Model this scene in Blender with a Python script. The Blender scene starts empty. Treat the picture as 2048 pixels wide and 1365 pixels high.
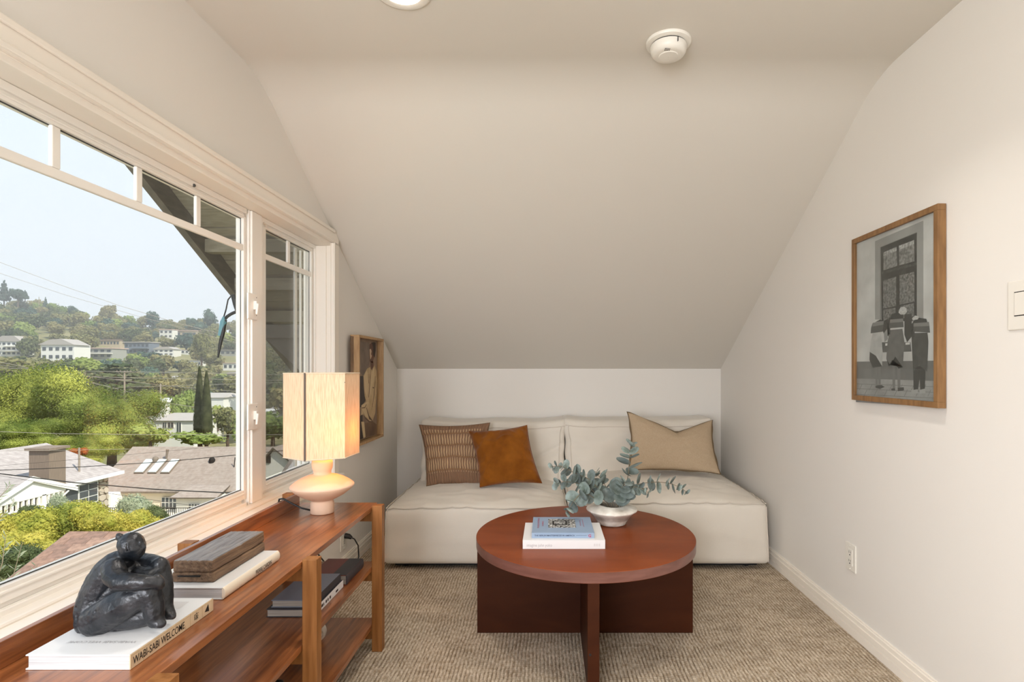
import bpy, bmesh, math, random
import numpy as np
from mathutils import Vector, Matrix, noise as mn
R = math.radians
random.seed(7)
sc = bpy.context.scene
COL = sc.collection

# ------------------------------------------------------------------ camera, world, sun, exposure
F, VX, VY, EYE = 1099.0, 1097.0, 738.0, 1.12      # photograph 2048x1365
cd = bpy.data.cameras.new('camera'); cam = bpy.data.objects.new('camera', cd); COL.objects.link(cam)
cam.location = (0, 0, EYE); cam.rotation_euler = (R(90), 0, 0)
cd.sensor_width = 36; cd.sensor_fit = 'HORIZONTAL'; cd.lens = 36 * F / 2048
cd.shift_x = -(VX - 1024) / 2048; cd.shift_y = (VY - 682.5) / 2048
cd.clip_start = 0.05; cd.clip_end = 3000
sc.camera = cam
vs = sc.view_settings
sc.display_settings.display_device = 'sRGB'
vs.view_transform = 'Standard'; vs.look = 'None'; vs.gamma = 1; vs.use_curve_mapping = False; vs.exposure = 0.0
cy = sc.cycles
cy.max_bounces = 10; cy.diffuse_bounces = 5; cy.glossy_bounces = 4; cy.transmission_bounces = 8; cy.transparent_max_bounces = 16
cy.caustics_reflective = False; cy.caustics_refractive = False; cy.sample_clamp_indirect = 6
cy.use_denoising = True

w = bpy.data.worlds.new('sky'); sc.world = w; w.use_nodes = True
nt = w.node_tree; nt.nodes.clear()
o_ = nt.nodes.new('ShaderNodeOutputWorld'); bg = nt.nodes.new('ShaderNodeBackground')
tc = nt.nodes.new('ShaderNodeTexCoord'); sx = nt.nodes.new('ShaderNodeSeparateXYZ'); rp = nt.nodes.new('ShaderNodeValToRGB')
nt.links.new(tc.outputs['Generated'], sx.inputs[0]); nt.links.new(sx.outputs['Z'], rp.inputs[0])
rp.color_ramp.elements[0].position = 0.0; rp.color_ramp.elements[0].color = (0.87, 0.92, 0.98, 1)
rp.color_ramp.elements[1].position = 0.9; rp.color_ramp.elements[1].color = (0.55, 0.72, 0.96, 1)
nt.links.new(rp.outputs[0], bg.inputs[0]); bg.inputs[1].default_value = 1.22
nt.links.new(bg.outputs[0], o_.inputs[0])

def light(name, kind, loc, energy, col=(1, 1, 1), size=1, size_y=None, look=None, shape=None):
    d = bpy.data.lights.new(name, kind); d.energy = energy; d.color = col
    if kind == 'AREA':
        d.shape = shape or ('RECTANGLE' if size_y else 'SQUARE'); d.size = size
        if size_y: d.size_y = size_y
    elif kind == 'SUN': d.angle = R(0.6)
    else: d.shadow_soft_size = size
    o = bpy.data.objects.new(name, d); COL.objects.link(o); o.location = loc
    if look is not None: o.rotation_euler = (Vector(look) - Vector(loc)).to_track_quat('-Z', 'Y').to_euler()
    return o
light('sun', 'SUN', (30, -20, 60), 5.6, (1, 0.92, 0.78), look=(30 - 0.62, -20 + 0.42, 60 - 0.80))
# added soft fill lights, unseen behind the camera, and the row of recessed ceiling lamps behind it
light('rear_fill_light', 'AREA', (-0.2, -2.2, 1.15), 14, (0.93, 0.99, 1.10), 1.8, 1.7, look=(0.4, 3, 1.15))
light('side_fill_light', 'AREA', (-1.08, -1.0, 1.2), 128, (0.96, 0.98, 1.04), 1.7, 1.2, look=(1.28, 2.7, 0.75))  # added fill from the left, put in to brighten the right wall
for x_ in (-0.444, 0.585):
    for y_ in (1.664 if x_ < 0 else 1.60, 0.1, -1.4):
        l_ = light('ceiling_spot', 'AREA', (x_, y_, 2.245), 3.8, (1, 0.95, 0.89), 0.10, look=(x_, y_, 0), shape='DISK'); l_.data.spread = R(115)

# ------------------------------------------------------------------ helpers
def P(x, y, Y):
    return Vector(((x - VX) / F * Y, Y, EYE - (y - VY) / F * Y))

def tag(o, label=None, cat=None, group=None, kind=None):
    if label: o['label'] = label
    if cat: o['category'] = cat
    if group: o['group'] = group
    if kind: o['kind'] = kind
    return o

def worg(o):
    v = Vector((0, 0, 0))
    while o is not None:
        v += o.location; o = o.parent
    return v

def empty(name, loc, label=None, cat=None, group=None, kind=None):
    o = bpy.data.objects.new(name, None); COL.objects.link(o); o.location = loc; o.empty_display_size = 0.05
    return tag(o, label, cat, group, kind)

class MB:
    """collects shapes given in world coordinates; build() links them as ONE mesh object"""
    def __init__(s): s.v = []; s.f = []; s.m = []; s.n = 0; s.uv = None
    def add(s, vs_, fs, mi=0):
        b = len(s.v); s.v += [tuple(q) for q in vs_]; s.f += [tuple(i + b for i in f) for f in fs]; s.m += [mi] * len(fs); return s
    def box(s, x0, x1, y0, y1, z0, z1, mi=0):
        v = [(x, y, z) for x in (x0, x1) for y in (y0, y1) for z in (z0, z1)]
        return s.add(v, [(0, 1, 3, 2), (4, 6, 7, 5), (0, 4, 5, 1), (2, 3, 7, 6), (0, 2, 6, 4), (1, 5, 7, 3)], mi)
    def obox(s, c, ax, ay, az, mi=0):
        c, ax, ay, az = map(Vector, (c, ax, ay, az))
        v = [c + ax * i + ay * j + az * k for i in (-1, 1) for j in (-1, 1) for k in (-1, 1)]
        return s.add(v, [(0, 1, 3, 2), (4, 6, 7, 5), (0, 4, 5, 1), (2, 3, 7, 6), (0, 2, 6, 4), (1, 5, 7, 3)], mi)
    def prism(s, pts, d, mi=0):
        """pts: 3D outline; d: extrusion vector"""
        n = len(pts); d = Vector(d); a = [Vector(p) for p in pts]
        v = a + [p + d for p in a]
        f = [tuple(range(n))[::-1], tuple(range(n, 2 * n))] + [(i, (i + 1) % n, (i + 1) % n + n, i + n) for i in range(n)]
        return s.add(v, f, mi)
    def poly(s, pts, mi=0): return s.add(pts, [tuple(range(len(pts)))], mi)
    def tube(s, pts, r, n=8, mi=0, cap=True):
        pts = [Vector(p) for p in pts]; k = len(pts); rs = r if hasattr(r, '__len__') else [r] * k
        v = []; up = None
        for i, p in enumerate(pts):
            t = (pts[min(i + 1, k - 1)] - pts[max(i - 1, 0)]).normalized()
            if up is None: up = Vector((0, 0, 1)) if abs(t.z) < 0.9 else Vector((1, 0, 0))
            a = t.cross(up).normalized(); b = a.cross(t).normalized(); up = b
            v += [p + (a * math.cos(2 * math.pi * j / n) + b * math.sin(2 * math.pi * j / n)) * rs[i] for j in range(n)]
        f = [(i * n + j, i * n + (j + 1) % n, (i + 1) * n + (j + 1) % n, (i + 1) * n + j) for i in range(k - 1) for j in range(n)]
        if cap: f += [tuple(range(n))[::-1], tuple(range((k - 1) * n, k * n))]
        return s.add(v, f, mi)
    def lathe(s, prof, c=(0, 0, 0), n=48, mi=0, close=True):
        v = []; k = len(prof)
        for r, z in prof:
            v += [(c[0] + r * math.cos(2 * math.pi * j / n), c[1] + r * math.sin(2 * math.pi * j / n), c[2] + z) for j in range(n)]
        f = [(i * n + j, i * n + (j + 1) % n, (i + 1) * n + (j + 1) % n, (i + 1) * n + j) for i in range(k - 1) for j in range(n)]
        if close: f += [tuple(range(n))[::-1], tuple(range((k - 1) * n, k * n))]
        return s.add(v, f, mi)
    def ball(s, c, r, n=16, m=10, sq=(1, 1, 1), mi=0):
        v = [(c[0], c[1], c[2] - r * sq[2])]
        for i in range(1, m):
            a = -math.pi / 2 + math.pi * i / m
            v += [(c[0] + r * sq[0] * math.cos(a) * math.cos(2 * math.pi * j / n), c[1] + r * sq[1] * math.cos(a) * math.sin(2 * math.pi * j / n), c[2] + r * sq[2] * math.sin(a)) for j in range(n)]
        v.append((c[0], c[1], c[2] + r * sq[2])); L = len(v) - 1
        f = [(0, 1 + (j + 1) % n, 1 + j) for j in range(n)] + [(L, 1 + (m - 2) * n + j, 1 + (m - 2) * n + (j + 1) % n) for j in range(n)]
        f += [(1 + i * n + j, 1 + i * n + (j + 1) % n, 1 + (i + 1) * n + (j + 1) % n, 1 + (i + 1) * n + j) for i in range(m - 2) for j in range(n)]
        return s.add(v, f, mi)
    def build(s, name, mats, parent=None, smooth=False, bevel=0, loc=None, weld=False, seg=2):
        V = np.array(s.v, dtype=float)
        if parent is not None: org = worg(parent)
        elif loc is not None: org = Vector(loc)
        else: org = Vector(((V[:, 0].min() + V[:, 0].max()) / 2, (V[:, 1].min() + V[:, 1].max()) / 2, V[:, 2].min()))
        me = bpy.data.meshes.new(name)
        me.from_pydata((V - np.array(org)).tolist(), [], s.f)
        if not isinstance(mats, (list, tuple)): mats = [mats]
        for m in mats: me.materials.append(m)
        if len(mats) > 1: me.polygons.foreach_set('material_index', s.m)
        if weld or True:
            bm = bmesh.new(); bm.from_mesh(me)
            if weld: bmesh.ops.remove_doubles(bm, verts=bm.verts, dist=1e-5)
            bmesh.ops.recalc_face_normals(bm, faces=bm.faces)
            bm.to_mesh(me); bm.free()
        if smooth:
            me.polygons.foreach_set('use_smooth', [True] * len(me.polygons))
            if smooth != 'all':
                try: me.set_sharp_from_angle(angle=R(35))
                except Exception: pass
        o = bpy.data.objects.new(name, me); COL.objects.link(o)
        if parent is not None: o.parent = parent
        else: o.location = org
        if bevel:
            b = o.modifiers.new('bevel', 'BEVEL'); b.width = bevel; b.segments = seg; b.limit_method = 'ANGLE'; b.angle_limit = R(40)
        return o

def copy_tree(o, parent=None):
    c = o.copy(); COL.objects.link(c); c.parent = parent
    for ch in o.children: copy_tree(ch, c)
    return c

def fbm(x, y, z, sc_=1.0): return mn.noise(Vector((x * sc_, y * sc_, z * sc_)))

# ------------------------------------------------------------------ materials
def s2l(c): return tuple(((v / 255) / 12.92 if v / 255 <= 0.04045 else ((v / 255 + 0.055) / 1.055) ** 2.4) for v in c)
def mat(name, col, rough=0.6, metal=0.0, col2=None, nscale=20, stretch=(1, 1, 1), detail=3, contrast=(0.35, 0.65), bump=0, bscale=None, bstretch=None, spec=0.5,
        rand=0, sheen=0, coat=0, sss=0, emit=None, es=0, trans=0, alpha=1, lin=False, distort=0, coords='Object'):
    """col / col2 are sRGB 0-255"""
    c1 = col if lin else s2l(col)
    m = bpy.data.materials.new(name); m.use_nodes = True
    n = m.node_tree.nodes; L = m.node_tree.links; b = n['Principled BSDF']
    b.inputs['Roughness'].default_value = rough; b.inputs['Metallic'].default_value = metal
    b.inputs['Specular IOR Level'].default_value = spec
    b.inputs['Base Color'].default_value = (*c1, 1)
    if sheen: b.inputs['Sheen Weight'].default_value = sheen; b.inputs['Sheen Roughness'].default_value = 0.4
    if coat: b.inputs['Coat Weight'].default_value = coat; b.inputs['Coat Roughness'].default_value = 0.15
    if sss: b.inputs['Subsurface Weight'].default_value = sss; b.inputs['Subsurface Radius'].default_value = (0.02, 0.012, 0.008)
    if emit: b.inputs['Emission Color'].default_value = (*s2l(emit), 1); b.inputs['Emission Strength'].default_value = es
    if trans: b.inputs['Transmission Weight'].default_value = trans
    if alpha < 1: b.inputs['Alpha'].default_value = alpha
    def co(st):
        t = n.new('ShaderNodeTexCoord'); mp = n.new('ShaderNodeMapping'); mp.inputs['Scale'].default_value = st
        L.new(t.outputs[coords], mp.inputs[0]); return mp.outputs[0]
    out = None
    if col2 is not None:
        t = n.new('ShaderNodeTexNoise'); t.inputs['Scale'].default_value = nscale; t.inputs['Detail'].default_value = detail; t.inputs['Distortion'].default_value = distort
        L.new(co(stretch), t.inputs['Vector'])
        r = n.new('ShaderNodeValToRGB'); r.color_ramp.elements[0].position = contrast[0]; r.color_ramp.elements[1].position = contrast[1]
        r.color_ramp.elements[0].color = (*c1, 1); r.color_ramp.elements[1].color = (*(col2 if lin else s2l(col2)), 1)
        L.new(t.outputs[0], r.inputs[0]); out = r.outputs[0]
    if rand:
        oi = n.new('ShaderNodeObjectInfo'); h = n.new('ShaderNodeHueSaturation')
        mr = n.new('ShaderNodeMapRange'); mr.inputs[3].default_value = 1 - rand; mr.inputs[4].default_value = 1 + rand
        L.new(oi.outputs['Random'], mr.inputs[0]); L.new(mr.outputs[0], h.inputs['Value'])
        mr2 = n.new('ShaderNodeMapRange'); mr2.inputs[3].default_value = 0.5 + rand * 0.09; mr2.inputs[4].default_value = 0.5 - rand * 0.09
        L.new(oi.outputs['Random'], mr2.inputs[0]); L.new(mr2.outputs[0], h.inputs['Hue'])
        if out: L.new(out, h.inputs['Color'])
        else: h.inputs['Color'].default_value = (*c1, 1)
        out = h.outputs[0]
    if out: L.new(out, b.inputs['Base Color'])
    if bump:
        t2 = n.new('ShaderNodeTexNoise'); t2.inputs['Scale'].default_value = bscale or nscale; t2.inputs['Detail'].default_value = 4
        L.new(co(bstretch or stretch), t2.inputs['Vector'])
        bp = n.new('ShaderNodeBump'); bp.inputs['Strength'].default_value = bump; bp.inputs['Distance'].default_value = 0.01
        L.new(t2.outputs[0], bp.inputs['Height']); L.new(bp.outputs[0], b.inputs['Normal'])
    return m

M = {}
M['wall'] = mat('wall_paint', (231, 227, 220), 0.75, bump=0.02, bscale=260, spec=0.3)
M['ceil'] = mat('ceiling_paint', (216, 211, 201), 0.85, bump=0.02, bscale=260, spec=0.2)
M['trim'] = mat('trim_paint', (242, 235, 224), 0.42, bump=0.01, bscale=60)
M['vinyl'] = mat('white_vinyl', (240, 236, 228), 0.25)
M['plastic'] = mat('white_plastic', (232, 228, 218), 0.35)
M['dark'] = mat('dark_gap', (22, 21, 20), 0.8)
M['black'] = mat('black_rubber', (20, 20, 21), 0.45)
M['teak'] = mat('teak_board', (104, 56, 28), 0.28, coat=0.45, col2=(162, 100, 56), nscale=9, stretch=(7, 0.5, 7), detail=6, distort=0.6, contrast=(0.3, 0.7), bump=0.05, bscale=40, bstretch=(8, 0.6, 8))
M['leg'] = mat('pale_oak', (126, 80, 38), 0.45, spec=0.3, col2=(154, 104, 58), nscale=10, stretch=(6, 6, 0.5), detail=5, bump=0.04)
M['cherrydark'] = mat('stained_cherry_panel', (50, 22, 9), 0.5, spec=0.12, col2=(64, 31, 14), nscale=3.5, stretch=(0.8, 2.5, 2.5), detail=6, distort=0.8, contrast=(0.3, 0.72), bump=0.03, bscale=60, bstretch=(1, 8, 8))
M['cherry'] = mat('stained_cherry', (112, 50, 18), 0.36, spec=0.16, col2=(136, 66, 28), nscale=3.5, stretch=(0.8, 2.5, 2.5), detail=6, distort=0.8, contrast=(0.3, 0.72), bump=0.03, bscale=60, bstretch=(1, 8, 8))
M['cherryedge_sheen'] = mat('cherry_edge_painted_sheen', (100, 62, 52), 0.30, col2=(124, 84, 74), nscale=8, stretch=(1, 1, 6), detail=5, contrast=(0.3, 0.7), bump=0.03)  # mauve-grey edge colour paints in the sheen of reflected sky
M['linen'] = mat('white_linen', (226, 219, 207), 0.9, col2=(218, 210, 197), nscale=3, bump=0.12, bscale=420, sheen=0.25, spec=0.2)
M['piping'] = mat('linen_seam', (212, 203, 190), 0.9, spec=0.2)
M['bronze'] = mat('dark_bronze', (22, 26, 31), 0.34, 0.2, col2=(50, 51, 54), nscale=30, bump=0.35, bscale=55)
M['page'] = mat('page_block', (206, 206, 206), 0.8, col2=(180, 180, 180), nscale=60, stretch=(0.2, 0.2, 14), bump=0.1)
M['paper'] = mat('white_cover', (226, 226, 225), 0.45)
# ------------------------------------------------------------------ room shell
XL, XR, YB, YF = -1.13, 1.285, 4.10, -2.5
ZC, SL = 2.265, 0.585
YK = YB - (ZC - EYE) / SL
def top_z(Y): return min(ZC, EYE + (YB - Y) * SL)
def struct(o, kind='structure'): o['kind'] = kind; return o

prof = [(YF, ZC), (YK - 0.13, ZC)]
for i in range(1, 12):
    t = i / 12; a = Vector((YK - 0.13, ZC)); b = Vector((YK, ZC)); c = Vector((YK + 0.12, ZC - 0.12 * SL))
    q = a * (1 - t) ** 2 + b * 2 * t * (1 - t) + c * t * t; prof.append((q.x, q.y))
prof += [(YK + 0.12, ZC - 0.12 * SL), (YB, EYE)]
mb = MB()
out = [(XL - 0.14, y, z) for y, z in prof] + [(XL - 0.14, YB + 0.1, EYE + 0.06), (XL - 0.14, YB + 0.1, EYE + 0.22)] + [(XL - 0.14, YK, ZC + 0.16), (XL - 0.14, YF, ZC + 0.16)]
mb.prism(out, (XR - XL + 0.24, 0, 0)); struct(mb.build('ceiling', M['ceil'], smooth=True, loc=(0, 0, 0)))
mb = MB().box(XL - 0.14, XR + 0.1, YB, YB + 0.1, -0.1, EYE + 0.06); struct(mb.build('wall_back', M['wall'], loc=(0, YB, 0)))
mb = MB().box(XL - 0.14, XR + 0.1, YF - 0.1, YF, -0.1, ZC + 0.1); struct(mb.build('wall_front', M['wall'], loc=(0, YF, 0)))
mb = MB().prism([(XR, YF, -0.1), (XR, YB + 0.1, -0.1), (XR, YB + 0.1, EYE + 0.1), (XR, YB, EYE + 0.05), (XR, YK, ZC + 0.05), (XR, YF, ZC + 0.05)], (0.1, 0, 0)); struct(mb.build('wall_right', M['wall'], loc=(XR, 0, 0)))
# left wall with its window opening
WY0, WY1, WZ0, WZ1 = 0.12, 2.85, 0.565, 1.776
mb = MB()
def lw(pts): mb.prism([(XL, y, z) for y, z in pts], (-0.13, 0, 0))
lw([(YF, -0.1), (WY0, -0.1), (WY0, ZC + 0.05), (YF, ZC + 0.05)])
lw([(WY0, -0.1), (WY1, -0.1), (WY1, WZ0), (WY0, WZ0)])
lw([(WY0, WZ1), (WY1, WZ1), (WY1, top_z(WY1) + 0.05), (YK, ZC + 0.05), (WY0, ZC + 0.05)])
lw([(WY1, -0.1), (YB + 0.1, -0.1), (YB + 0.1, EYE), (YB, EYE + 0.05), (WY1, top_z(WY1) + 0.05)])
struct(mb.build('wall_left', M['wall'], loc=(XL, 0, 0)))

# woven carpet: ribs of loops as relief
nx, ny = 660, 760; X0, X1_, Y0_, Y1_ = XL, XR, 1.35, YB
gx = np.linspace(X0, X1_, nx); gy = np.linspace(Y0_, Y1_, ny); A, B = np.meshgrid(gx, gy, indexing='ij')
rng = np.random.RandomState(3)
def smooth_noise(shape, cells, seed):
    r = np.random.RandomState(seed).rand(cells[0] + 2, cells[1] + 2)
    u = np.linspace(0, cells[0], shape[0]); v = np.linspace(0, cells[1], shape[1]); iu = u.astype(int); iv = v.astype(int)
    fu = (u - iu)[:, None]; fv = (v - iv)[None, :]; fu = fu * fu * (3 - 2 * fu); fv = fv * fv * (3 - 2 * fv)
    a = r[np.ix_(iu, iv)]; b = r[np.ix_(iu + 1, iv)]; c = r[np.ix_(iu, iv + 1)]; d = r[np.ix_(iu + 1, iv + 1)]
    return a * (1 - fu) * (1 - fv) + b * fu * (1 - fv) + c * (1 - fu) * fv + d * fu * fv
warp = (smooth_noise((nx, ny), (18, 26), 1) - 0.5) * 0.012 + (smooth_noise((nx, ny), (70, 120), 2) - 0.5) * 0.003
rib = (A + warp) / 0.0145; ri = np.floor(rib).astype(int)
ph = np.random.RandomState(5).rand(4000)[ri % 4000]
loop = (B + warp * 2) / 0.0135 + ph * 0.8
h = np.abs(np.sin(np.pi * rib)) ** 0.6 * (0.62 + 0.38 * np.abs(np.sin(np.pi * loop)) ** 0.7)
amp = 0.75 + 0.5 * smooth_noise((nx, ny), (40, 60), 9)
Z = -0.0045 + 0.0045 * h * amp + (rng.rand(nx, ny) - 0.5) * 0.0007
V = np.stack([A, B, Z], -1).reshape(-1, 3)
idx = np.arange(nx * ny).reshape(nx, ny)
Fq = np.stack([idx[:-1, :-1], idx[1:, :-1], idx[1:, 1:], idx[:-1, 1:]], -1).reshape(-1, 4)
me = bpy.data.meshes.new('carpet_weave'); me.vertices.add(len(V)); me.vertices.foreach_set('co', V.ravel())
me.loops.add(Fq.size); me.loops.foreach_set('vertex_index', Fq.ravel().astype(np.int32))
me.polygons.add(len(Fq)); me.polygons.foreach_set('loop_start', np.arange(0, Fq.size, 4, dtype=np.int32)); me.polygons.foreach_set('use_smooth', np.ones(len(Fq), bool))
me.update(); me.validate()
cm = mat('jute_carpet', (182, 160, 132), 0.95, col2=(242, 228, 206), nscale=130, stretch=(1, 0.35, 1), detail=4, contrast=(0.3, 0.72), bump=0.6, bscale=420, spec=0.1)
n = cm.node_tree.nodes; L = cm.node_tree.links       # deep grooves are the darker backing yarn; broad worn patches
bs = n['Principled BSDF']; src = bs.inputs['Base Color'].links[0].from_socket
geo = n.new('ShaderNodeTexCoord'); sp_ = n.new('ShaderNodeSeparateXYZ'); mr = n.new('ShaderNodeMapRange'); mr.inputs[1].default_value = -0.0045; mr.inputs[2].default_value = -0.001
L.new(geo.outputs['Object'], sp_.inputs[0]); L.new(sp_.outputs['Z'], mr.inputs[0])
mx = n.new('ShaderNodeMixRGB'); mx.inputs[1].default_value = (*s2l((108, 86, 64)), 1); L.new(mr.outputs[0], mx.inputs[0]); L.new(src, mx.inputs[2])
nz = n.new('ShaderNodeTexNoise'); nz.inputs['Scale'].default_value = 2.2; L.new(geo.outputs['Object'], nz.inputs['Vector'])
m2 = n.new('ShaderNodeMixRGB'); m2.blend_type = 'MULTIPLY'; m2.inputs[0].default_value = 0.35; L.new(mx.outputs[0], m2.inputs[1]); L.new(nz.outputs[0], m2.inputs[2])
L.new(m2.outputs[0], bs.inputs['Base Color'])
me.materials.append(cm)
fo = MB().box(XL - 0.1, XR + 0.1, YF - 0.1, YB + 0.1, -0.12, -0.0055).build('floor', cm, loc=(0, 0, 0)); struct(fo)
cw = bpy.data.objects.new('carpet_pile', me); COL.objects.link(cw); cw.parent = fo; cw['kind'] = 'stuff'
mb = MB().box(XL, XR, YF, Y0_, -0.004, -0.002); o = mb.build('carpet_backing', cm, fo); o['kind'] = 'stuff'

# baseboards: three stepped ridges
def base(name, p0, p1, nrm):
    mb = MB(); p0 = Vector(p0); p1 = Vector(p1); nrm = Vector(nrm)
    for z0, z1, d in ((0, 0.030, 0.016), (0.030, 0.034, 0.011), (0.034, 0.060, 0.014), (0.060, 0.064, 0.009), (0.064, 0.078, 0.010), (0.078, 0.086, 0.006)):
        mb.prism([p0 + Vector((0, 0, z0)), p0 + nrm * d + Vector((0, 0, z0)), p0 + nrm * d + Vector((0, 0, z1)), p0 + Vector((0, 0, z1))], p1 - p0)
    struct(mb.build(name, M['trim']))
base('baseboard_right', (XR, YF, 0), (XR, YB, 0), (-1, 0, 0))
base('baseboard_left', (XL, YF, 0), (XL, YB, 0), (1, 0, 0))
base('baseboard_back', (XL, YB, 0), (XR, YB, 0), (0, -1, 0))

# window casing, jambs, stool
def cas(name, pts, dx=0.015, x=XL, bev=0.004):
    return struct(MB().prism([(x, y, z) for y, z in pts], (dx, 0, 0)).build(name, M['trim'], bevel=bev))
t1 = top_z(2.925) - 0.003
cas('trim_1', [(WY0 - 0.085, WZ1), (2.925, WZ1), (2.925, t1), (2.87, WZ1 + 0.071), (WY0 - 0.085, WZ1 + 0.071)])
cas('trim_2', [(WY1, WZ0), (2.925, WZ0), (2.925, WZ1 - .001), (WY1, WZ1 - .001)])
cas('trim_3', [(WY0 - 0.085, WZ0), (WY0, WZ0), (WY0, WZ1 - .001), (WY0 - 0.085, WZ1 - .001)])
mb = MB().box(XL + 0.015, XL + 0.024, WY0 - 0.09, 2.86, WZ1 + 0.05, WZ1 + 0.066); struct(mb.build('trim_4', M['trim'], bevel=0.003))
mb = MB().box(XL + 0.015, XL + 0.021, WY0 - 0.085, 2.90, WZ1 + 0.000, WZ1 + 0.014); mb.box(XL + 0.015, XL + 0.021, WY1 + 0.0, WY1 + 0.014, WZ0, WZ1); struct(mb.build('trim_5', M['trim'], bevel=0.003))
XS = -1.20    # face of the window frame
mb = MB().box(XS - 0.07, XL + .001, WY1 - 0.003, WY1 + 0.004, WZ0, WZ1); mb.box(XS - 0.07, XL + .001, WY0, WY1, WZ1 - 0.003, WZ1 + 0.004); mb.box(XS - 0.07, XL + .001, WY0 - 0.004, WY0 + 0.003, WZ0, WZ1)
mb.box(XS - 0.004, XL, WY0, WY1 - .002, WZ1 - 0.018, WZ1 - 0.001); mb.box(XS - 0.004, XL - 0.02, WY1 - 0.012, WY1 - 0.001, WZ0, WZ1 - .02)
struct(mb.build('trim_6', M['trim'], bevel=0.002))
mb = MB().box(XS - 0.07, XL + 0.045, WY0 - 0.1, 2.93, WZ0 - 0.03, WZ0 + 0.002); mb.box(XS - 0.002, XL - 0.03, WY0, WY1 - .002, WZ0, WZ0 + 0.012); struct(mb.build('trim_7', M['trim'], bevel=0.006))
mb = MB().box(XL, XL + 0.012, WY0 - 0.085, 2.925, WZ0 - 0.10, WZ0 - 0.031); struct(mb.build('trim_8', M['trim'], bevel=0.004))

gl = bpy.data.materials.new('window_glass'); gl.use_nodes = True
n = gl.node_tree.nodes; L = gl.node_tree.links; n.clear()
oo = n.new('ShaderNodeOutputMaterial'); tr = n.new('ShaderNodeBsdfTransparent'); gs = n.new('ShaderNodeBsdfGlossy'); fr = n.new('ShaderNodeMath'); ms = n.new('ShaderNodeMixShader')
tr.inputs[0].default_value = (0.97, 0.98, 0.975, 1); gs.inputs['Roughness'].default_value = 0.02; gs.inputs[0].default_value = (1, 1, 1, 1); 
gg = n.new('ShaderNodeNewGeometry'); dt = n.new('ShaderNodeVectorMath'); dt.operation = 'DOT_PRODUCT'; L.new(gg.outputs['Incoming'], dt.inputs[0]); L.new(gg.outputs['Normal'], dt.inputs[1])
ab = n.new('ShaderNodeMath'); ab.operation = 'ABSOLUTE'; L.new(dt.outputs['Value'], ab.inputs[0]); om = n.new('ShaderNodeMath'); om.operation = 'SUBTRACT'; om.inputs[0].default_value = 1; L.new(ab.outputs[0], om.inputs[1])
pw = n.new('ShaderNodeMath'); pw.operation = 'POWER'; pw.inputs[1].default_value = 5; L.new(om.outputs[0], pw.inputs[0]); fr.operation = 'MULTIPLY_ADD'; fr.inputs[1].default_value = 0.7; fr.inputs[2].default_value = 0.016; L.new(pw.outputs[0], fr.inputs[0])
L.new(fr.outputs[0], ms.inputs[0]); L.new(tr.outputs[0], ms.inputs[1]); L.new(gs.outputs[0], ms.inputs[2]); L.new(ms.outputs[0], oo.inputs[0])
M['glass'] = gl
scn = bpy.data.materials.new('insect_screen'); scn.use_nodes = True
b = scn.node_tree.nodes['Principled BSDF']; b.inputs['Base Color'].default_value = (0.05, 0.05, 0.05, 1); b.inputs['Alpha'].default_value = 0.33; b.inputs['Roughness'].default_value = 0.8
M['screen'] = scn
M['gasket'] = mat('window_gasket', (70, 72, 70), 0.6)

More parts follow.
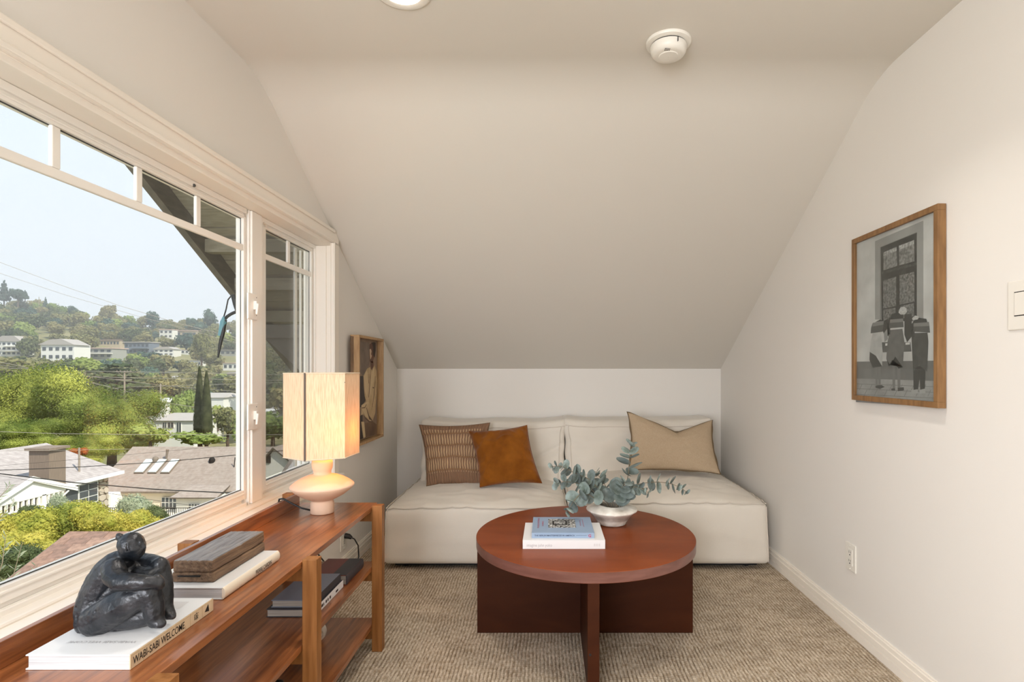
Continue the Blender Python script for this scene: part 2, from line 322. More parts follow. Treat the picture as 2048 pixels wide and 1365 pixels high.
GZ0, GZ1 = 0.638, 1.717
def window(name, y0, y1, muntins, label, screen=False):
    w_ = empty(name, (XS, (y0 + y1) / 2, WZ0)); struct(w_); w_['label'] = label
    fy0 = y0 - 0.06; fy1 = (2.8495 if screen else y1 + 0.031); k1 = 1.0 if screen else 0.35
    mb = MB()                                              # outer frame: stepped vinyl profile
    for a, bb, d0, d1 in ((0, 0.022, -0.045, 0.0), (0.022, 0.034, -0.045, -0.014)):
        mb.box(XS + d0, XS + d1, fy0 + a, fy0 + bb, WZ0 + 0.001, WZ1 - .019); mb.box(XS + d0, XS + d1, fy1 - bb * k1, fy1 - a * k1, WZ0 + 0.001, WZ1 - .019)
        mb.box(XS + d0, XS + d1, fy0 + bb, fy1 - bb, WZ1 - 0.019 - bb * 0.9, WZ1 - 0.019 - a * 0.9); mb.box(XS + d0, XS + d1, fy0 + bb, fy1 - bb, WZ0 + 0.001 + a, WZ0 + 0.001 + bb)
    mb.build('frame', M['vinyl'], w_, bevel=0.002)
    mb = MB(); sy0, sy1 = y0 - 0.026, y1 + 0.0185; sz0, sz1 = WZ0 + 0.035, WZ1 - 0.05   # sash
    mb.box(XS - 0.040, XS - 0.008, sy0, y0, sz0, sz1); mb.box(XS - 0.040, XS - 0.008, y1, sy1, sz0, sz1)
    mb.box(XS - 0.040, XS - 0.008, y0, y1, sz0, GZ0); mb.box(XS - 0.040, XS - 0.008, y0, y1, GZ1, sz1 + .012)
    mb.box(XS - 0.030, XS - 0.004, y0, y1, GZ0 - 0.018, GZ0 - 0.011); mb.box(XS - 0.030, XS - 0.004, y0, y1, GZ1 + 0.008, GZ1 + 0.014)
    sash = mb.build('sash', M['vinyl'], w_, bevel=0.002)
    mb = MB().box(XS - 0.028, XS - 0.022, y0 - 0.004, y1 + 0.004, GZ0 - 0.004, GZ1 + 0.004); mb.build('pane', M['glass'], w_)
    mb = MB()
    for q in (0, 1):
        mb.box(XS - 0.021, XS - 0.019, y0, y1, (GZ0, GZ1 - 0.003)[q], (GZ0 + 0.003, GZ1)[q]); mb.box(XS - 0.021, XS - 0.019, (y0, y1 - 0.002)[q], (y0 + 0.002, y1)[q], GZ0, GZ1)
    mb.build('gasket', M['gasket'], w_)
    mb = MB().box(XS - 0.0215, XS - 0.009, y0, y1, 1.588, 1.613); mb.build('horizontal_bar', M['vinyl'], w_, bevel=0.003)
    ms_ = MB().box(XS - 0.0215, XS - 0.0105, muntins[0] - 0.0125, muntins[0] + 0.0125, 1.6135, GZ1 - 0.0005)
    v0 = ms_.build('vertical_bar', M['vinyl'], w_, bevel=0.003)
    for my in muntins[1:]:
        c = v0.copy(); COL.objects.link(c); c.location.y = my - muntins[0]
    if screen:
        mb = MB().box(XS - 0.050, XS - 0.0495, y0, y1 - 0.095, GZ0, GZ1); mb.build('insect_screen', M['screen'], w_)
        mb = MB().box(XS - 0.056, XS - 0.047, y1 - 0.095, y1 - 0.075, GZ0, GZ1); mb.box(XS - 0.056, XS - 0.047, y1 - 0.03, y1 - 0.02, GZ0, GZ1); mb.build('screen_frame', M['plastic'], w_)
    return w_
w1 = window('window_1', 0.18, 2.178, [1.352 + 0.275 * k for k in (-4, -3, -2, -1, 0, 1, 2)], 'large white framed window with a row of small panes along its top')
w2 = window('window_2', 2.350, 2.800, [2.565], 'narrow white framed window beside the post, seen past the lamp', True)
mb = MB().box(XS - 0.045, XS + 0.008, 2.2105, 2.2895, WZ0 + 0.012, WZ1 - 0.019); mb.box(XS - 0.045, XS - 0.036, 2.2, 2.2095, WZ0 + 0.012, WZ1 - 0.019)
struct(mb.build('trim_9', M['vinyl'], bevel=0.003))
for z in (1.372, 0.930):                                    # latches on the post between the windows
    mb = MB().box(XS + 0.008, XS + 0.016, 2.168, 2.240, z - 0.055, z + 0.050); la = mb.build('latch_plate', M['vinyl'], w1, bevel=0.003)
    mb = MB().box(XS + 0.016, XS + 0.028, 2.206, 2.224, z - 0.014, z + 0.020); mb.tube([(XS + 0.028, 2.212, z + 0.008), (XS + 0.030, 2.206, z - 0.012), (XS + 0.030, 2.202, z - 0.034)], [0.007, 0.005, 0.004], 8)
    mb.build('latch_lever', M['vinyl'], la, smooth=True)
    for dz in (-0.036, 0.036): MB().ball((XS + 0.0145, 2.228, z + dz), 0.003, 8, 5).build('screw', M['gasket'], la)
MB().ball((XS + 0.0, 1.86, GZ1 + 0.024), 0.006, 8, 5).build('latch_stop', M['gasket'], w1)

# ------------------------------------------------------------------ roof overhang outside the window
M['soffit'] = mat('soffit_paint', (150, 142, 124), 0.8, col2=(132, 124, 106), nscale=12, stretch=(1, 6, 6), bump=0.2)
M['barge'] = mat('barge_paint', (118, 110, 100), 0.7, col2=(100, 94, 86), nscale=9, stretch=(4, 1, 4))
XO = -1.98
def rz(Y, d=0.0): return 1.5627 - SL * (Y - 3.526) + d
ev = empty('roof_overhang', (XO, 3, 1.9)); struct(ev); ev['label'] = 'grey brown painted gable overhang seen through the window'
tv = Vector((0, 1, -SL)).normalized(); nv = Vector((0, SL, 1)).normalized()
y = 0.7; i = 0
while y < 5.2:
    mb = MB(); c = Vector(((XO - 1.262) / 2, y, rz(y, 0.125) + random.uniform(-0.002, 0.002)))
    mb.obox(c + nv * 0.01, ((XO + 1.262) / 2, 0, 0), tv * 0.066, nv * 0.01); mb.build('plank', M['soffit'], ev); y += 0.137 * tv.y
mb = MB().prism([(XO, 0.6, rz(0.6)), (XO, 5.2, rz(5.2)), (XO, 5.2, rz(5.2, 0.22)), (XO, 0.6, rz(0.6, 0.22))], (-0.04, 0, 0)); mb.build('barge_board', M['barge'], ev)
for y in (3.20, 3.50, 3.80, 4.4):
    z = rz(y, 0.115); MB().box(XO, -1.265, y - 0.035, y + 0.035, z - 0.075, z + 0.0).build('rafter', M['soffit'], ev)
MB().box(-1.82, -1.265, 3.30, 3.40, 1.306, 1.385).build('beam', M['barge'], ev)
mb = MB().prism([P(505, 672, 3.33), P(622, 676, 3.33), P(622, 762, 3.33), P(603, 745, 3.33), P(536, 682, 3.33), P(505, 662, 3.33)], (0, 0.05, 0)); mb.build('brace', M['barge'], ev)
MB().box(XO, -1.1, 5.2, 5.25, rz(5.2) - 0.05, rz(5.2, 0.25)).build('fascia', M['barge'], ev)
mb = MB().prism([(XO - 0.06, 0.3, rz(0.3, 0.16)), (XO - 0.06, 5.3, rz(5.3, 0.16)), (XO - 0.06, 5.3, rz(5.3, 0.24)), (XO - 0.06, 0.3, rz(0.3, 0.24))], (3.7, 0, 0)); struct(mb.build('roof_deck', M['barge'], ev))
hc = empty('hanging_cable', P(466, 596, 3.40), 'dark outdoor lead with a pale teal socket hanging off the roof edge', 'cable')
mb = MB().tube([P(466, 590, 3.42), P(471, 610, 3.42), P(478, 630, 3.42), P(485, 645, 3.42)], 0.014, 8); mb.tube([P(472, 624, 3.42), P(463, 628, 3.42), P(455, 633, 3.42), P(448, 640, 3.42)], 0.010, 8)
mb.tube([P(464, 590, 3.42), P(456, 600, 3.42), P(452, 620, 3.42), P(447, 636, 3.42)], 0.004, 6); mb.build('lead', M['black'], hc, smooth=True)
mb = MB().tube([P(449, 634, 3.42), P(447, 645, 3.42), P(440, 672, 3.42)], [0.010, 0.020, 0.012], 10); mb.build('socket', mat('teal_plastic', (120, 170, 180), 0.4), hc, smooth=True)
mb = MB().tube([P(450, 640, 3.42), P(446, 665, 3.42), P(440, 690, 3.42), P(436, 716, 3.42)], [0.012, 0.013, 0.010, 0.005], 8); mb.build('plug_tail', M['black'], hc, smooth=True)
# ------------------------------------------------------------------ lettering
def text(s, size, origin, xd, yd, m, parent, name='lettering', align='LEFT', stretch=1.0, lift=0.0004, bold=0.0, width=None):
    c = bpy.data.curves.new('t', 'FONT'); c.body = s; c.size = size; c.align_x = align; c.extrude = 0; c.offset = bold; c.resolution_u = 3
    o = bpy.data.objects.new('t', c); COL.objects.link(o); bpy.context.view_layer.update()
    me = o.evaluated_get(bpy.context.evaluated_depsgraph_get()).to_mesh()
    xd = Vector(xd).normalized(); yd = Vector(yd).normalized(); nn = xd.cross(yd)
    co = [v.co.copy() for v in me.vertices]; fs = [tuple(p.vertices) for p in me.polygons]
    if width:
        wd = max(v.x for v in co) - min(v.x for v in co); stretch = width / wd
    vs_ = [Vector(origin) + xd * v.x * stretch + yd * v.y + nn * lift for v in co]
    o.to_mesh_clear(); bpy.data.objects.remove(o); bpy.data.curves.remove(c)
    return MB().add(vs_, fs).build(name, m, parent)
M['ink'] = mat('black_ink', (28, 26, 25), 0.6); M['greyink'] = mat('grey_ink', (176, 174, 174), 0.6); M['redink'] = mat('red_ink', (176, 70, 92), 0.6)
M['paleink'] = mat('pale_ink', (212, 210, 208), 0.6); M['navyink'] = mat('navy_ink', (40, 52, 78), 0.6); M['tanline'] = mat('tan_line', (168, 142, 108), 0.7)

def book(name, label, cat, x0, x1, y0, y1, z0, th, spine, cover, spinemat=None, pages=None, group=None, board=0.0025, lip=0.003, round_=0.0, parts_label=None, flush=False):
    o = empty(name, ((x0 + x1) / 2, (y0 + y1) / 2, z0), label, cat, group)
    if flush: lip = 0.0002
    pages = pages or M['page']
    sx0 = x0 + (lip if spine != 'x0' else 0.003); sx1 = x1 - (lip if spine != 'x1' else 0.003)
    sy0 = y0 + (lip if spine != 'y0' else 0.003); sy1 = y1 - (lip if spine != 'y1' else 0.003)
    MB().box(sx0, sx1, sy0, sy1, z0 + board, z0 + th - board).build('pages', pages, o)
    for nm, za, zb in (('back_cover', z0, z0 + board), ('front_cover', z0 + th - board, z0 + th)):
        MB().box(x0, x1, y0, y1, za, zb).build(nm, cover, o, bevel=0.0006)
    sm = spinemat or cover
    if spine == 'x1':
        if round_:
            pts = [(x1 - 0.002, z0)] + [(x1 - 0.002 + round_ * math.sin(math.pi * k / 10), z0 + th / 2 - th / 2 * math.cos(math.pi * k / 10)) for k in range(1, 10)] + [(x1 - 0.002, z0 + th)]
            s = MB().prism([(a, y0, b) for a, b in pts], (0, y1 - y0, 0)).build('spine', sm, o, smooth=True)
        else: s = MB().box(x1 - 0.0015, x1 + 0.0006, y0, y1, z0, z0 + th).build('spine', sm, o, bevel=0.0005)
    else:
        s = MB().box(x0, x1, y0 - 0.0006, y0 + 0.0015, z0, z0 + th).build('spine', sm, o, bevel=0.0005)
    return o, s

# ------------------------------------------------------------------ sofa
def rbox(c, s, r, n, deform=None):
    """rounded, subdivided box; returns verts, quads"""
    hx, hy, hz = s[0] / 2, s[1] / 2, s[2] / 2; vd = {}; V = []; Fc = []
    def cnt(a): return max(4, int(a * n))
    for ax in range(3):
        u, v = [(1, 2), (0, 2), (0, 1)][ax]; H = (hx, hy, hz)
        nu, nv_ = cnt(2 * H[u]), cnt(2 * H[v])
        for sg in (-1, 1):
            g = []
            for i in range(nu + 1):
                row = []
                for j in range(nv_ + 1):
                    p = [0, 0, 0]; p[ax] = sg * H[ax]
                    p[u] = -H[u] * math.cos(math.pi * i / nu) if False else H[u] * (2 * i / nu - 1); p[v] = H[v] * (2 * j / nv_ - 1)
                    k = tuple(round(q, 6) for q in p)
                    if k not in vd:
                        core = [max(-H[t] + r, min(H[t] - r, p[t])) for t in range(3)]
                        d = Vector(p) - Vector(core)
                        if d.length > 1e-9: q = Vector(core) + d.normalized() * r
                        else: q = Vector(p)
                        q = Vector(c) + q
                        if deform: q = deform(q)
                        vd[k] = len(V); V.append(q)
                    row.append(vd[k])
                g.append(row)
            for i in range(nu):
                for j in range(nv_): Fc.append((g[i][j], g[i + 1][j], g[i + 1][j + 1], g[i][j + 1]))
    return V, Fc

def fold(x, y, z, a, f, sh): return a * (1 - abs(mn.noise(Vector((x * f * sh[0], y * f * sh[1], z * f * sh[2]))))) ** 6

def sofa(x0, x1, name, label, ztop, crown, bx0, bx1, bz, seed):
    yf, yb = 3.05, 4.06
    o = empty(name, ((x0 + x1) / 2, (yf + yb) / 2, 0), label, 'sofa', 'pair of white slipcovered sofa seats')
    cx = (x0 + x1) / 2; hw = (x1 - x0) / 2; dep = yb - yf; cyy = (yf + yb) / 2
    def df(p):
        q = p.copy(); u = (p.x - cx) / hw; v = (p.y - cyy) / (dep / 2); t = (p.z - 0.03) / (ztop - 0.03)
        if t > 0.5:
            s_ = (t - 0.5) * 2
            q.z += s_ * crown * max(0, 1 - u ** 4) * max(0, 1 - abs(v) ** 3) ** 0.8
            q.z += s_ * fold(p.x, p.y, seed, 0.010, 5, (1, 3.0, 1)) * (1 - u * u * 0.3)
            q.z += s_ * 0.003 * math.sin((p.x * 30 + p.y * 16) + 4 * fbm(p.x, p.y, seed, 3)) * max(0, u if seed < 2 else 0)
        q.y += -0.010 * (1 - u * u) * math.sin(math.pi * min(1, max(0, t))) * (1 if v < 0 else 0)
        q.x += 0.010 * (1 if u > 0.9 and seed > 2 else -1 if u < -0.9 and seed < 2 else 0) * (0.6 - t) * (1 if v < 0.5 else 0.4)
        q.y += 0.003 * fbm(p.x, seed, p.z, 7); q.x += 0.003 * fbm(p.y, seed + 5, p.z, 7)
        if v < -0.9 and t < 0.75: q.y -= fold(p.x, p.z, seed + 2, 0.003, 4, (0.8, 3, 1))
        return q
    V, Fc = rbox((cx, cyy, 0.03 + (ztop - 0.03) / 2), (x1 - x0, dep, ztop - 0.03), 0.028, 52, df)
    MB().add(V, Fc).build('seat', M['linen'], o, smooth='all')
    # welt along the top edges and down the front corners
    e = 0.010; mb = MB(); N = 60
    zt = ztop - 0.008
    def seam(a, b, off):
        pts = []
        for k in range(N + 1):
            p = Vector(a).lerp(Vector(b), k / N); q = df(p); q += Vector(off) + Vector((0, 0, 0.0022 * mn.noise(Vector((k * 0.23, seed, a[0]))))); pts.append(q)
        mb.tube(pts, 0.0034, 6)
    seam((x0 + 0.02, yf + e, zt), (x1 - 0.02, yf + e, zt), (0, -0.006, 0.004)); seam((x0 + e, yf + 0.02, zt), (x0 + e, yb, zt), (-0.005, 0, 0.004)); seam((x1 - e, yf + 0.02, zt), (x1 - e, yb, zt), (0.004, 0, 0.004))
    seam((x0 + e, yf + e, 0.045), (x0 + e, yf + e, zt - 0.01), (-0.002, -0.002, 0)); seam((x1 - e, yf + e, 0.045), (x1 - e, yf + e, zt - 0.01), (0.002, -0.002, 0))
    mb.build('seam', M['piping'], o, smooth='all')
    MB().box(x0 + 0.05, x1 - 0.05, yf + 0.05, yb - 0.05, 0.012, 0.06).build('base', M['dark'], o)
    for fx in (x0 + 0.1, x1 - 0.1):
        for fy in (yf + 0.09, yb - 0.12): MB().lathe([(0.018, 0), (0.022, 0.04)], (fx, fy, -0.001), 12).build('foot', M['dark'], o)
    # back cushion
    bw = (bx1 - bx0); bh = bz - ztop + 0.02; by = 3.83; bd = 0.30; bcx = (bx0 + bx1) / 2; zb0 = ztop - 0.02
    def db(p):
        q = p.copy(); u = (p.x - bcx) / (bw / 2); t = (p.z - zb0) / bh; v = (p.y - by) / (bd / 2)
        q.y += 0.11 * t - 0.02
        q.y += (1 if v > 0 else -1) * 0.035 * max(0, 1 - u * u) * math.sin(math.pi * min(1, max(0, t * 0.95))) * abs(v)
        q.z += 0.014 * max(0, t - 0.6) / 0.4 * (1.4 * abs(u) ** 5 - 0.5) + 0.010 * fbm(p.x, seed, 3, 4) * max(0, t)
        q.x += (1 if u > 0 else -1) * 0.018 * abs(u) ** 6 * max(0, t - 0.7) / 0.3 - (1 if u > 0 else -1) * 0.004 * abs(u) ** 4 * (1 - t)
        if v < -0.3:
            q.y += 0.010 * fbm(p.x * 1.0 + seed, p.z * 2, 0, 5)
            if seed < 2:
                d = (t - 0.30) - (u - 0.35) * 0.55                 # long sagging pull from the right corner
                q.y += 0.022 * math.exp(-(d / 0.05) ** 2) * max(0, min(1, (u + 0.1) * 1.5)); q.y -= 0.016 * math.exp(-((d + 0.12) / 0.07) ** 2) * max(0, min(1, (u + 0.1) * 1.5))
                q.y += 0.007 * math.sin(t * 26 + u * 5) * max(0, -u - 0.75) * 4
            q.y -= fold(p.x, p.z, seed, 0.013, 4, (1, 2.2, 1))
        if abs(u) > 0.93: q.x += (1 if u > 0 else -1) * 0.003 * math.sin(t * 20 + seed)
        return q
    V, Fc = rbox((bcx, by, zb0 + bh / 2), (bw, bd, bh), 0.03, 55, db)
    bc = MB().add(V, Fc).build('back_cushion', M['linen'], o, smooth='all')
    mb = MB()
    def seam2(a, b, off, r=0.0034):
        pts = []
        for k in range(N + 1):
            p = Vector(a).lerp(Vector(b), k / N); q = db(p) + Vector(off) + Vector((0, 0, 0.003 * mn.noise(Vector((k * 0.21, seed, a[2]))))); pts.append(q)
        mb.tube(pts, r, 6)
    zt2 = zb0 + bh - 0.045; yy0 = by - bd / 2
    seam2((bx0 + 0.012, yy0, zt2), (bx1 - 0.012, yy0, zt2), (0, -0.001, 0)); seam2((bx0 + 0.045, yy0, zb0 + 0.02), (bx0 + 0.03, yy0, zt2), (0, -0.001, 0)); seam2((bx1 - 0.045, yy0, zb0 + 0.02), (bx1 - 0.03, yy0, zt2), (0, -0.001, 0))
    seam2((bx0 + 0.01, by - bd / 2 + 0.01, zt2), (bx0 + 0.01, by + bd / 2 - 0.02, zb0 + bh - 0.01), (-0.002, 0, 0.002)); seam2((bx1 - 0.01, by - bd / 2 + 0.01, zt2), (bx1 - 0.01, by + bd / 2 - 0.02, zb0 + bh - 0.01), (0.002, 0, 0.002))
    mb.build('seam', M['piping'], bc, smooth='all')
    return o
sofa(-0.915, 0.106, 'sofa_seat', 'left white linen sofa seat, under the rust and patterned pillows', 0.342, 0.055, -0.865, 0.110, 0.765, 1.3)
sofa(0.109, 1.225, 'sofa_seat', 'right white linen sofa seat, under the wide beige pillow', 0.366, 0.070, 0.112, 1.115, 0.775, 4.6)

# ------------------------------------------------------------------ pillows
def pillow(name, label, c4, T, mats, seed, dent=0, flange=0.0, cat='pillow', pinch=0.085, N=56, wr=0.004):
    """c4: world corners TL, TR, BR, BL of the front outline"""
    TL, TR, BR, BL = map(Vector, c4); nrm = ((TR - TL).cross(BL - TL)).normalized()
    if nrm.y > 0: nrm = -nrm
    o = empty(name, (BL + BR) / 2 - nrm * 0, label, cat)
    def at(u, v):      # u,v in -1..1, v up
        a = (u + 1) / 2; b = (v + 1) / 2
        us = u * (1 - pinch * (1 - v * v)); vs_ = v * (1 - pinch * (1 - u * u)); a = (us + 1) / 2; b = (vs_ + 1) / 2
        p = (BL * (1 - a) + BR * a) * (1 - b) + (TL * (1 - a) + TR * a) * b
        if dent and v > -0.5:
            k = ((v + 0.5) / 1.5) ** 2; p = p + (BL - TL).normalized() * dent * k * max(0, 1 - abs(u - 0.12) / 1.05) ** 1.25
        return p
    def th(u, v):
        e = max(0, (1 - abs(u) ** 2.6)) * max(0, (1 - abs(v) ** 2.6)); t = T * e ** 0.55
        if dent: t *= 1 - 0.55 * math.exp(-(((u - 0.12) / 0.22) ** 2)) * max(0, v) ** 1.2
        return t
    V = []; Fc = []; UVp = []
    for sd in (1, -1):
        b = len(V)
        for i in range(N + 1):
            for j in range(N + 1):
                u = math.sin(math.pi / 2 * (2 * i / N - 1)); v = math.sin(math.pi / 2 * (2 * j / N - 1))
                t = th(u, v); wv = wr * fbm(u * 2 + seed, v * 2, sd, 1.7) + wr * 1.2 * (1 - abs(fbm(u * 3, v * 3 + seed, sd, 0.9))) ** 8
                edge = max(0, min(1, (max(abs(u), abs(v)) - 0.62) / 0.3)) * (1 - max(abs(u), abs(v)) ** 8)
                wv += wr * 0.8 * edge * math.sin(13 * (u if abs(v) > abs(u) else v) + seed)
                V.append(at(u, v) + nrm * sd * (t + wv * min(1, t / (T * 0.3)))); UVp.append(((u + 1) / 2 * 0.44, (v + 1) / 2 * 0.42))
        for i in range(N):
            for j in range(N):
                q = (b + i * (N + 1) + j, b + (i + 1) * (N + 1) + j, b + (i + 1) * (N + 1) + j + 1, b + i * (N + 1) + j + 1)
                Fc.append(q if sd > 0 else q[::-1])
    cov = MB().add(V, Fc).build('cover', mats[0], o, smooth='all')
    me = cov.data; uvl = me.uv_layers.new(name='UVMap'); wd = (TR - TL).length; X = (TR - TL).normalized(); Yv = (TL - BL).normalized(); ob = Vector(worg(cov))
    for lp in me.loops:
        uvl.data[lp.index].uv = UVp[lp.vertex_index]
    mb = MB(); pts = []
    for (a, b_) in (((-1, -1), (1, -1)), ((1, -1), (1, 1)), ((1, 1), (-1, 1)), ((-1, 1), (-1, -1))):
        for k in range(24):
            u = a[0] + (b_[0] - a[0]) * k / 24; v = a[1] + (b_[1] - a[1]) * k / 24; pts.append(at(u, v))
    if flange:
        V = []; Fc = []; c = at(0, 0)
        for k, p in enumerate(pts):
            d = (p - c).normalized(); q = p + d * flange * (1 + 0.2 * math.sin(k * 0.9)) + nrm * 0.004 * math.sin(k * 0.6 + seed)
            V += [p + nrm * 0.0012, q + nrm * 0.0012, q - nrm * 0.0012, p - nrm * 0.0012]
        K = len(pts)
        for k in range(K):
            a = 4 * k; b_ = 4 * ((k + 1) % K); Fc += [(a, a + 1, b_ + 1, b_), (a + 1, a + 2, b_ + 2, b_ + 1), (a + 2, a + 3, b_ + 3, b_ + 2)]
        MB().add(V, Fc).build('flange', mats[1], o, smooth='all')
    else:
        MB().tube(pts + [pts[0]], 0.0022, 6).build('seam', mats[1], o, smooth='all')
    return o
M['velvet'] = mat('rust_velvet', (140, 84, 28), 0.95, col2=(112, 62, 18), nscale=9, detail=5, bump=0.3, bscale=500, sheen=0.3, spec=0.05)
M['velvetseam'] = mat('rust_seam', (112, 56, 12), 0.8)
M['beige'] = mat('beige_canvas', (188, 168, 142), 0.95, col2=(178, 156, 128), nscale=260, bump=0.2, bscale=500, spec=0.1)
M['beigeedge'] = mat('beige_edge', (112, 94, 70), 0.95)
pm = mat('gathered_brown_cotton', (128, 92, 68), 0.8, spec=0.2); M['gather'] = pm
n = pm.node_tree.nodes; L = pm.node_tree.links; bs = n['Principled BSDF']
# printed and tucked pattern: rows of tall narrow tucks between plain bands, drawn in the pillow's own plane
uv = n.new('ShaderNodeTexCoord'); nz = n.new('ShaderNodeTexNoise'); nz.inputs['Scale'].default_value = 14
ad = n.new('ShaderNodeVectorMath'); ad.operation = 'ADD'; sc_n = n.new('ShaderNodeVectorMath'); sc_n.operation = 'SCALE'; sc_n.inputs['Scale'].default_value = 0.018
L.new(uv.outputs['UV'], nz.inputs['Vector']); L.new(nz.outputs['Color'], sc_n.inputs[0]); L.new(uv.outputs['UV'], ad.inputs[0]); L.new(sc_n.outputs[0], ad.inputs[1])
sp2 = n.new('ShaderNodeSeparateXYZ'); L.new(ad.outputs[0], sp2.inputs[0])
def mth(op, a, b=None, c=None):
    q = n.new('ShaderNodeMath'); q.operation = op
    for i, x in enumerate((a, b, c)):
        if x is None: continue
        if isinstance(x, (int, float)): q.inputs[i].default_value = x
        else: L.new(x, q.inputs[i])
    return q.outputs[0]
u_, v_ = sp2.outputs['X'], sp2.outputs['Y']
row = mth('DIVIDE', v_, 0.088); fr_ = mth('FRACT', row); fl = mth('FLOOR', row)
stripe = mth('SINE', mth('ADD', mth('MULTIPLY', u_, 340.0), mth('MULTIPLY', fl, 2.1)))
wid = mth('SUBTRACT', mth('MULTIPLY', mth('SINE', mth('MULTIPLY', fr_, math.pi)), 1.3), 0.75)
mask = mth('GREATER_THAN', mth('ADD', stripe, wid), 0.35)
inb = mth('MULTIPLY', mth('GREATER_THAN', v_, 0.075), mth('LESS_THAN', v_, 0.385)); inu = mth('MULTIPLY', mth('GREATER_THAN', u_, 0.03), mth('LESS_THAN', u_, 0.42))
mask = mth('MULTIPLY', mask, mth('MULTIPLY', inb, inu))
band = mth('MULTIPLY', mth('LESS_THAN', mth('ABSOLUTE', mth('SUBTRACT', fr_, 0.02)), 0.07), inb)
mxa = n.new('ShaderNodeMixRGB'); mxa.inputs[1].default_value = (*s2l((144, 112, 88)), 1); mxa.inputs[2].default_value = (*s2l((196, 164, 128)), 1); L.new(mask, mxa.inputs[0])
mxb = n.new('ShaderNodeMixRGB'); mxb.inputs[2].default_value = (*s2l((152, 116, 84)), 1); L.new(band, mxb.inputs[0]); L.new(mxa.outputs[0], mxb.inputs[1]); L.new(mxb.outputs[0], bs.inputs['Base Color'])
bp = n.new('ShaderNodeBump'); bp.inputs['Distance'].default_value = 0.006; bp.inputs['Strength'].default_value = 0.9
L.new(mth('ADD', mth('MULTIPLY', stripe, 0.5), mask), bp.inputs['Height']); L.new(bp.outputs[0], bs.inputs['Normal'])

pillow('throw_pillow', 'patterned brown pillow with tucked tan stripes, behind the rust one', (P(838, 850, 3.62), P(980, 846, 3.62), P(970, 972, 3.44), P(853, 973, 3.44)), 0.062, (pm, M['beigeedge']), 2.0)
pillow('throw_pillow', 'plain rust brown velvet pillow leaning on the patterned one', (P(938, 863, 3.47), P(1054, 851, 3.47), P(1084, 967, 3.30), P(960, 975, 3.30)), 0.062, (M['velvet'], M['velvetseam']), 5.0, wr=0.006)
pillow('lumbar_pillow', 'wide beige pillow chopped down in the middle of its top edge', (P(1256, 826, 3.63), P(1424, 838, 3.66), P(1440, 948, 3.46), P(1258, 940, 3.46)), 0.060, (M['beige'], M['beigeedge']), 8.0, dent=0.105, flange=0.010, wr=0.003)

# ------------------------------------------------------------------ coffee table
TX, TY, TR_ = 0.155, 2.348, 0.46
ct = empty('coffee_table', (TX, TY, 0), 'round dark red brown wooden coffee table on two crossed panels', 'coffee table')
top = MB().lathe([(TR_ - 0.0015, 0.3800), (TR_, 0.3815), (TR_, 0.4185), (TR_ - 0.0015, 0.42)], (TX, TY, 0), 160).build('tabletop', [M['cherry'], M['cherryedge_sheen']], ct, smooth=True)
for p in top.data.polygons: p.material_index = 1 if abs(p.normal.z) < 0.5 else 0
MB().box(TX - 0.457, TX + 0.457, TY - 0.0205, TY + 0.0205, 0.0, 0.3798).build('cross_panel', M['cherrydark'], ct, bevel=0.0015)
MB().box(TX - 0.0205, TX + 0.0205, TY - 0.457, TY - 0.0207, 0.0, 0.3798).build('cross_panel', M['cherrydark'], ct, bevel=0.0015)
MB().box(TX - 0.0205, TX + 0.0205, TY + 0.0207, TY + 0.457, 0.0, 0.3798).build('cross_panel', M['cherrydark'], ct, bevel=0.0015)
MB().tube([(TX - 0.0115, TY - 0.4565, 0.135), (TX - 0.0115, TY - 0.4590, 0.135)], 0.0045, 12).build('screw_cap', M['dark'], ct)

o, s = book('photo_book', 'thick white book lying under the pale blue book', 'book', -0.100, 0.220, 2.132, 2.376, 0.4203, 0.034, 'y0', M['paper'], flush=True)
text('imagine john yoko', 0.0165, (-0.085, 2.1314, 0.4295), (1, 0, 0), (0, 0, 1), M['greyink'], s, width=0.098)
mb = MB()
for k in range(3): mb.box(0.176 + k * 0.009, 0.182 + k * 0.009, 2.1308, 2.1312, 0.431, 0.441)
mb.build('faint_print', M['paleink'], s)
M['blue'] = mat('pale_blue_cloth', (140, 160, 184), 0.6, bump=0.05, bscale=600); M['orangepage'] = mat('endpaper_orange', (240, 205, 160), 0.6)
o, s = book('art_book', 'pale blue book with a black and white picture on its cover', 'book', -0.066, 0.180, 2.156, 2.384, 0.4546, 0.0215, 'y0', M['blue'])
text('THE BERLIN MASTERPIECES IN AMERICA', 0.0082, (-0.055, 2.1552, 0.4625), (1, 0, 0), (0, 0, 1), M['navyink'], s, width=0.158, bold=0.0001)
MB().box(0.108, 0.150, 2.1548, 2.1552, 0.4652, 0.4658).build('rule', M['navyink'], s)
text('G', 0.016, (0.156, 2.1552, 0.459), (1, 0, 0), (0, 0, 1), M['redink'], s, name='emblem', bold=0.0004)
ZT = 0.4761
cov = [c for c in o.children if c.name.startswith('front_cover')][0]
M['bwprint'] = mat('halftone_print', (24, 24, 24), 0.6, col2=(196, 196, 192), nscale=95, detail=5, contrast=(0.42, 0.58))
MB().box(-0.001, 0.112, 2.225, 2.352, ZT, ZT + 0.0004).build('cover_picture', M['bwprint'], cov)
mb = MB().box(0.016, 0.078, 2.262, 2.325, ZT + 0.0004, ZT + 0.0006); mb.build('pictured_frame', M['ink'], cov)
mb = MB().box(0.024, 0.070, 2.272, 2.315, ZT + 0.0006, ZT + 0.0008); mb.build('pictured_canvas', M['bwprint'], cov)
text('THE BERLIN MASTERPIECES', 0.0105, (-0.038, 2.215, ZT), (0, 1, 0), (-1, 0, 0), M['redink'], cov, width=0.150)
text('IN AMERICA', 0.0105, (-0.020, 2.245, ZT), (0, 1, 0), (-1, 0, 0), M['redink'], cov, width=0.075)
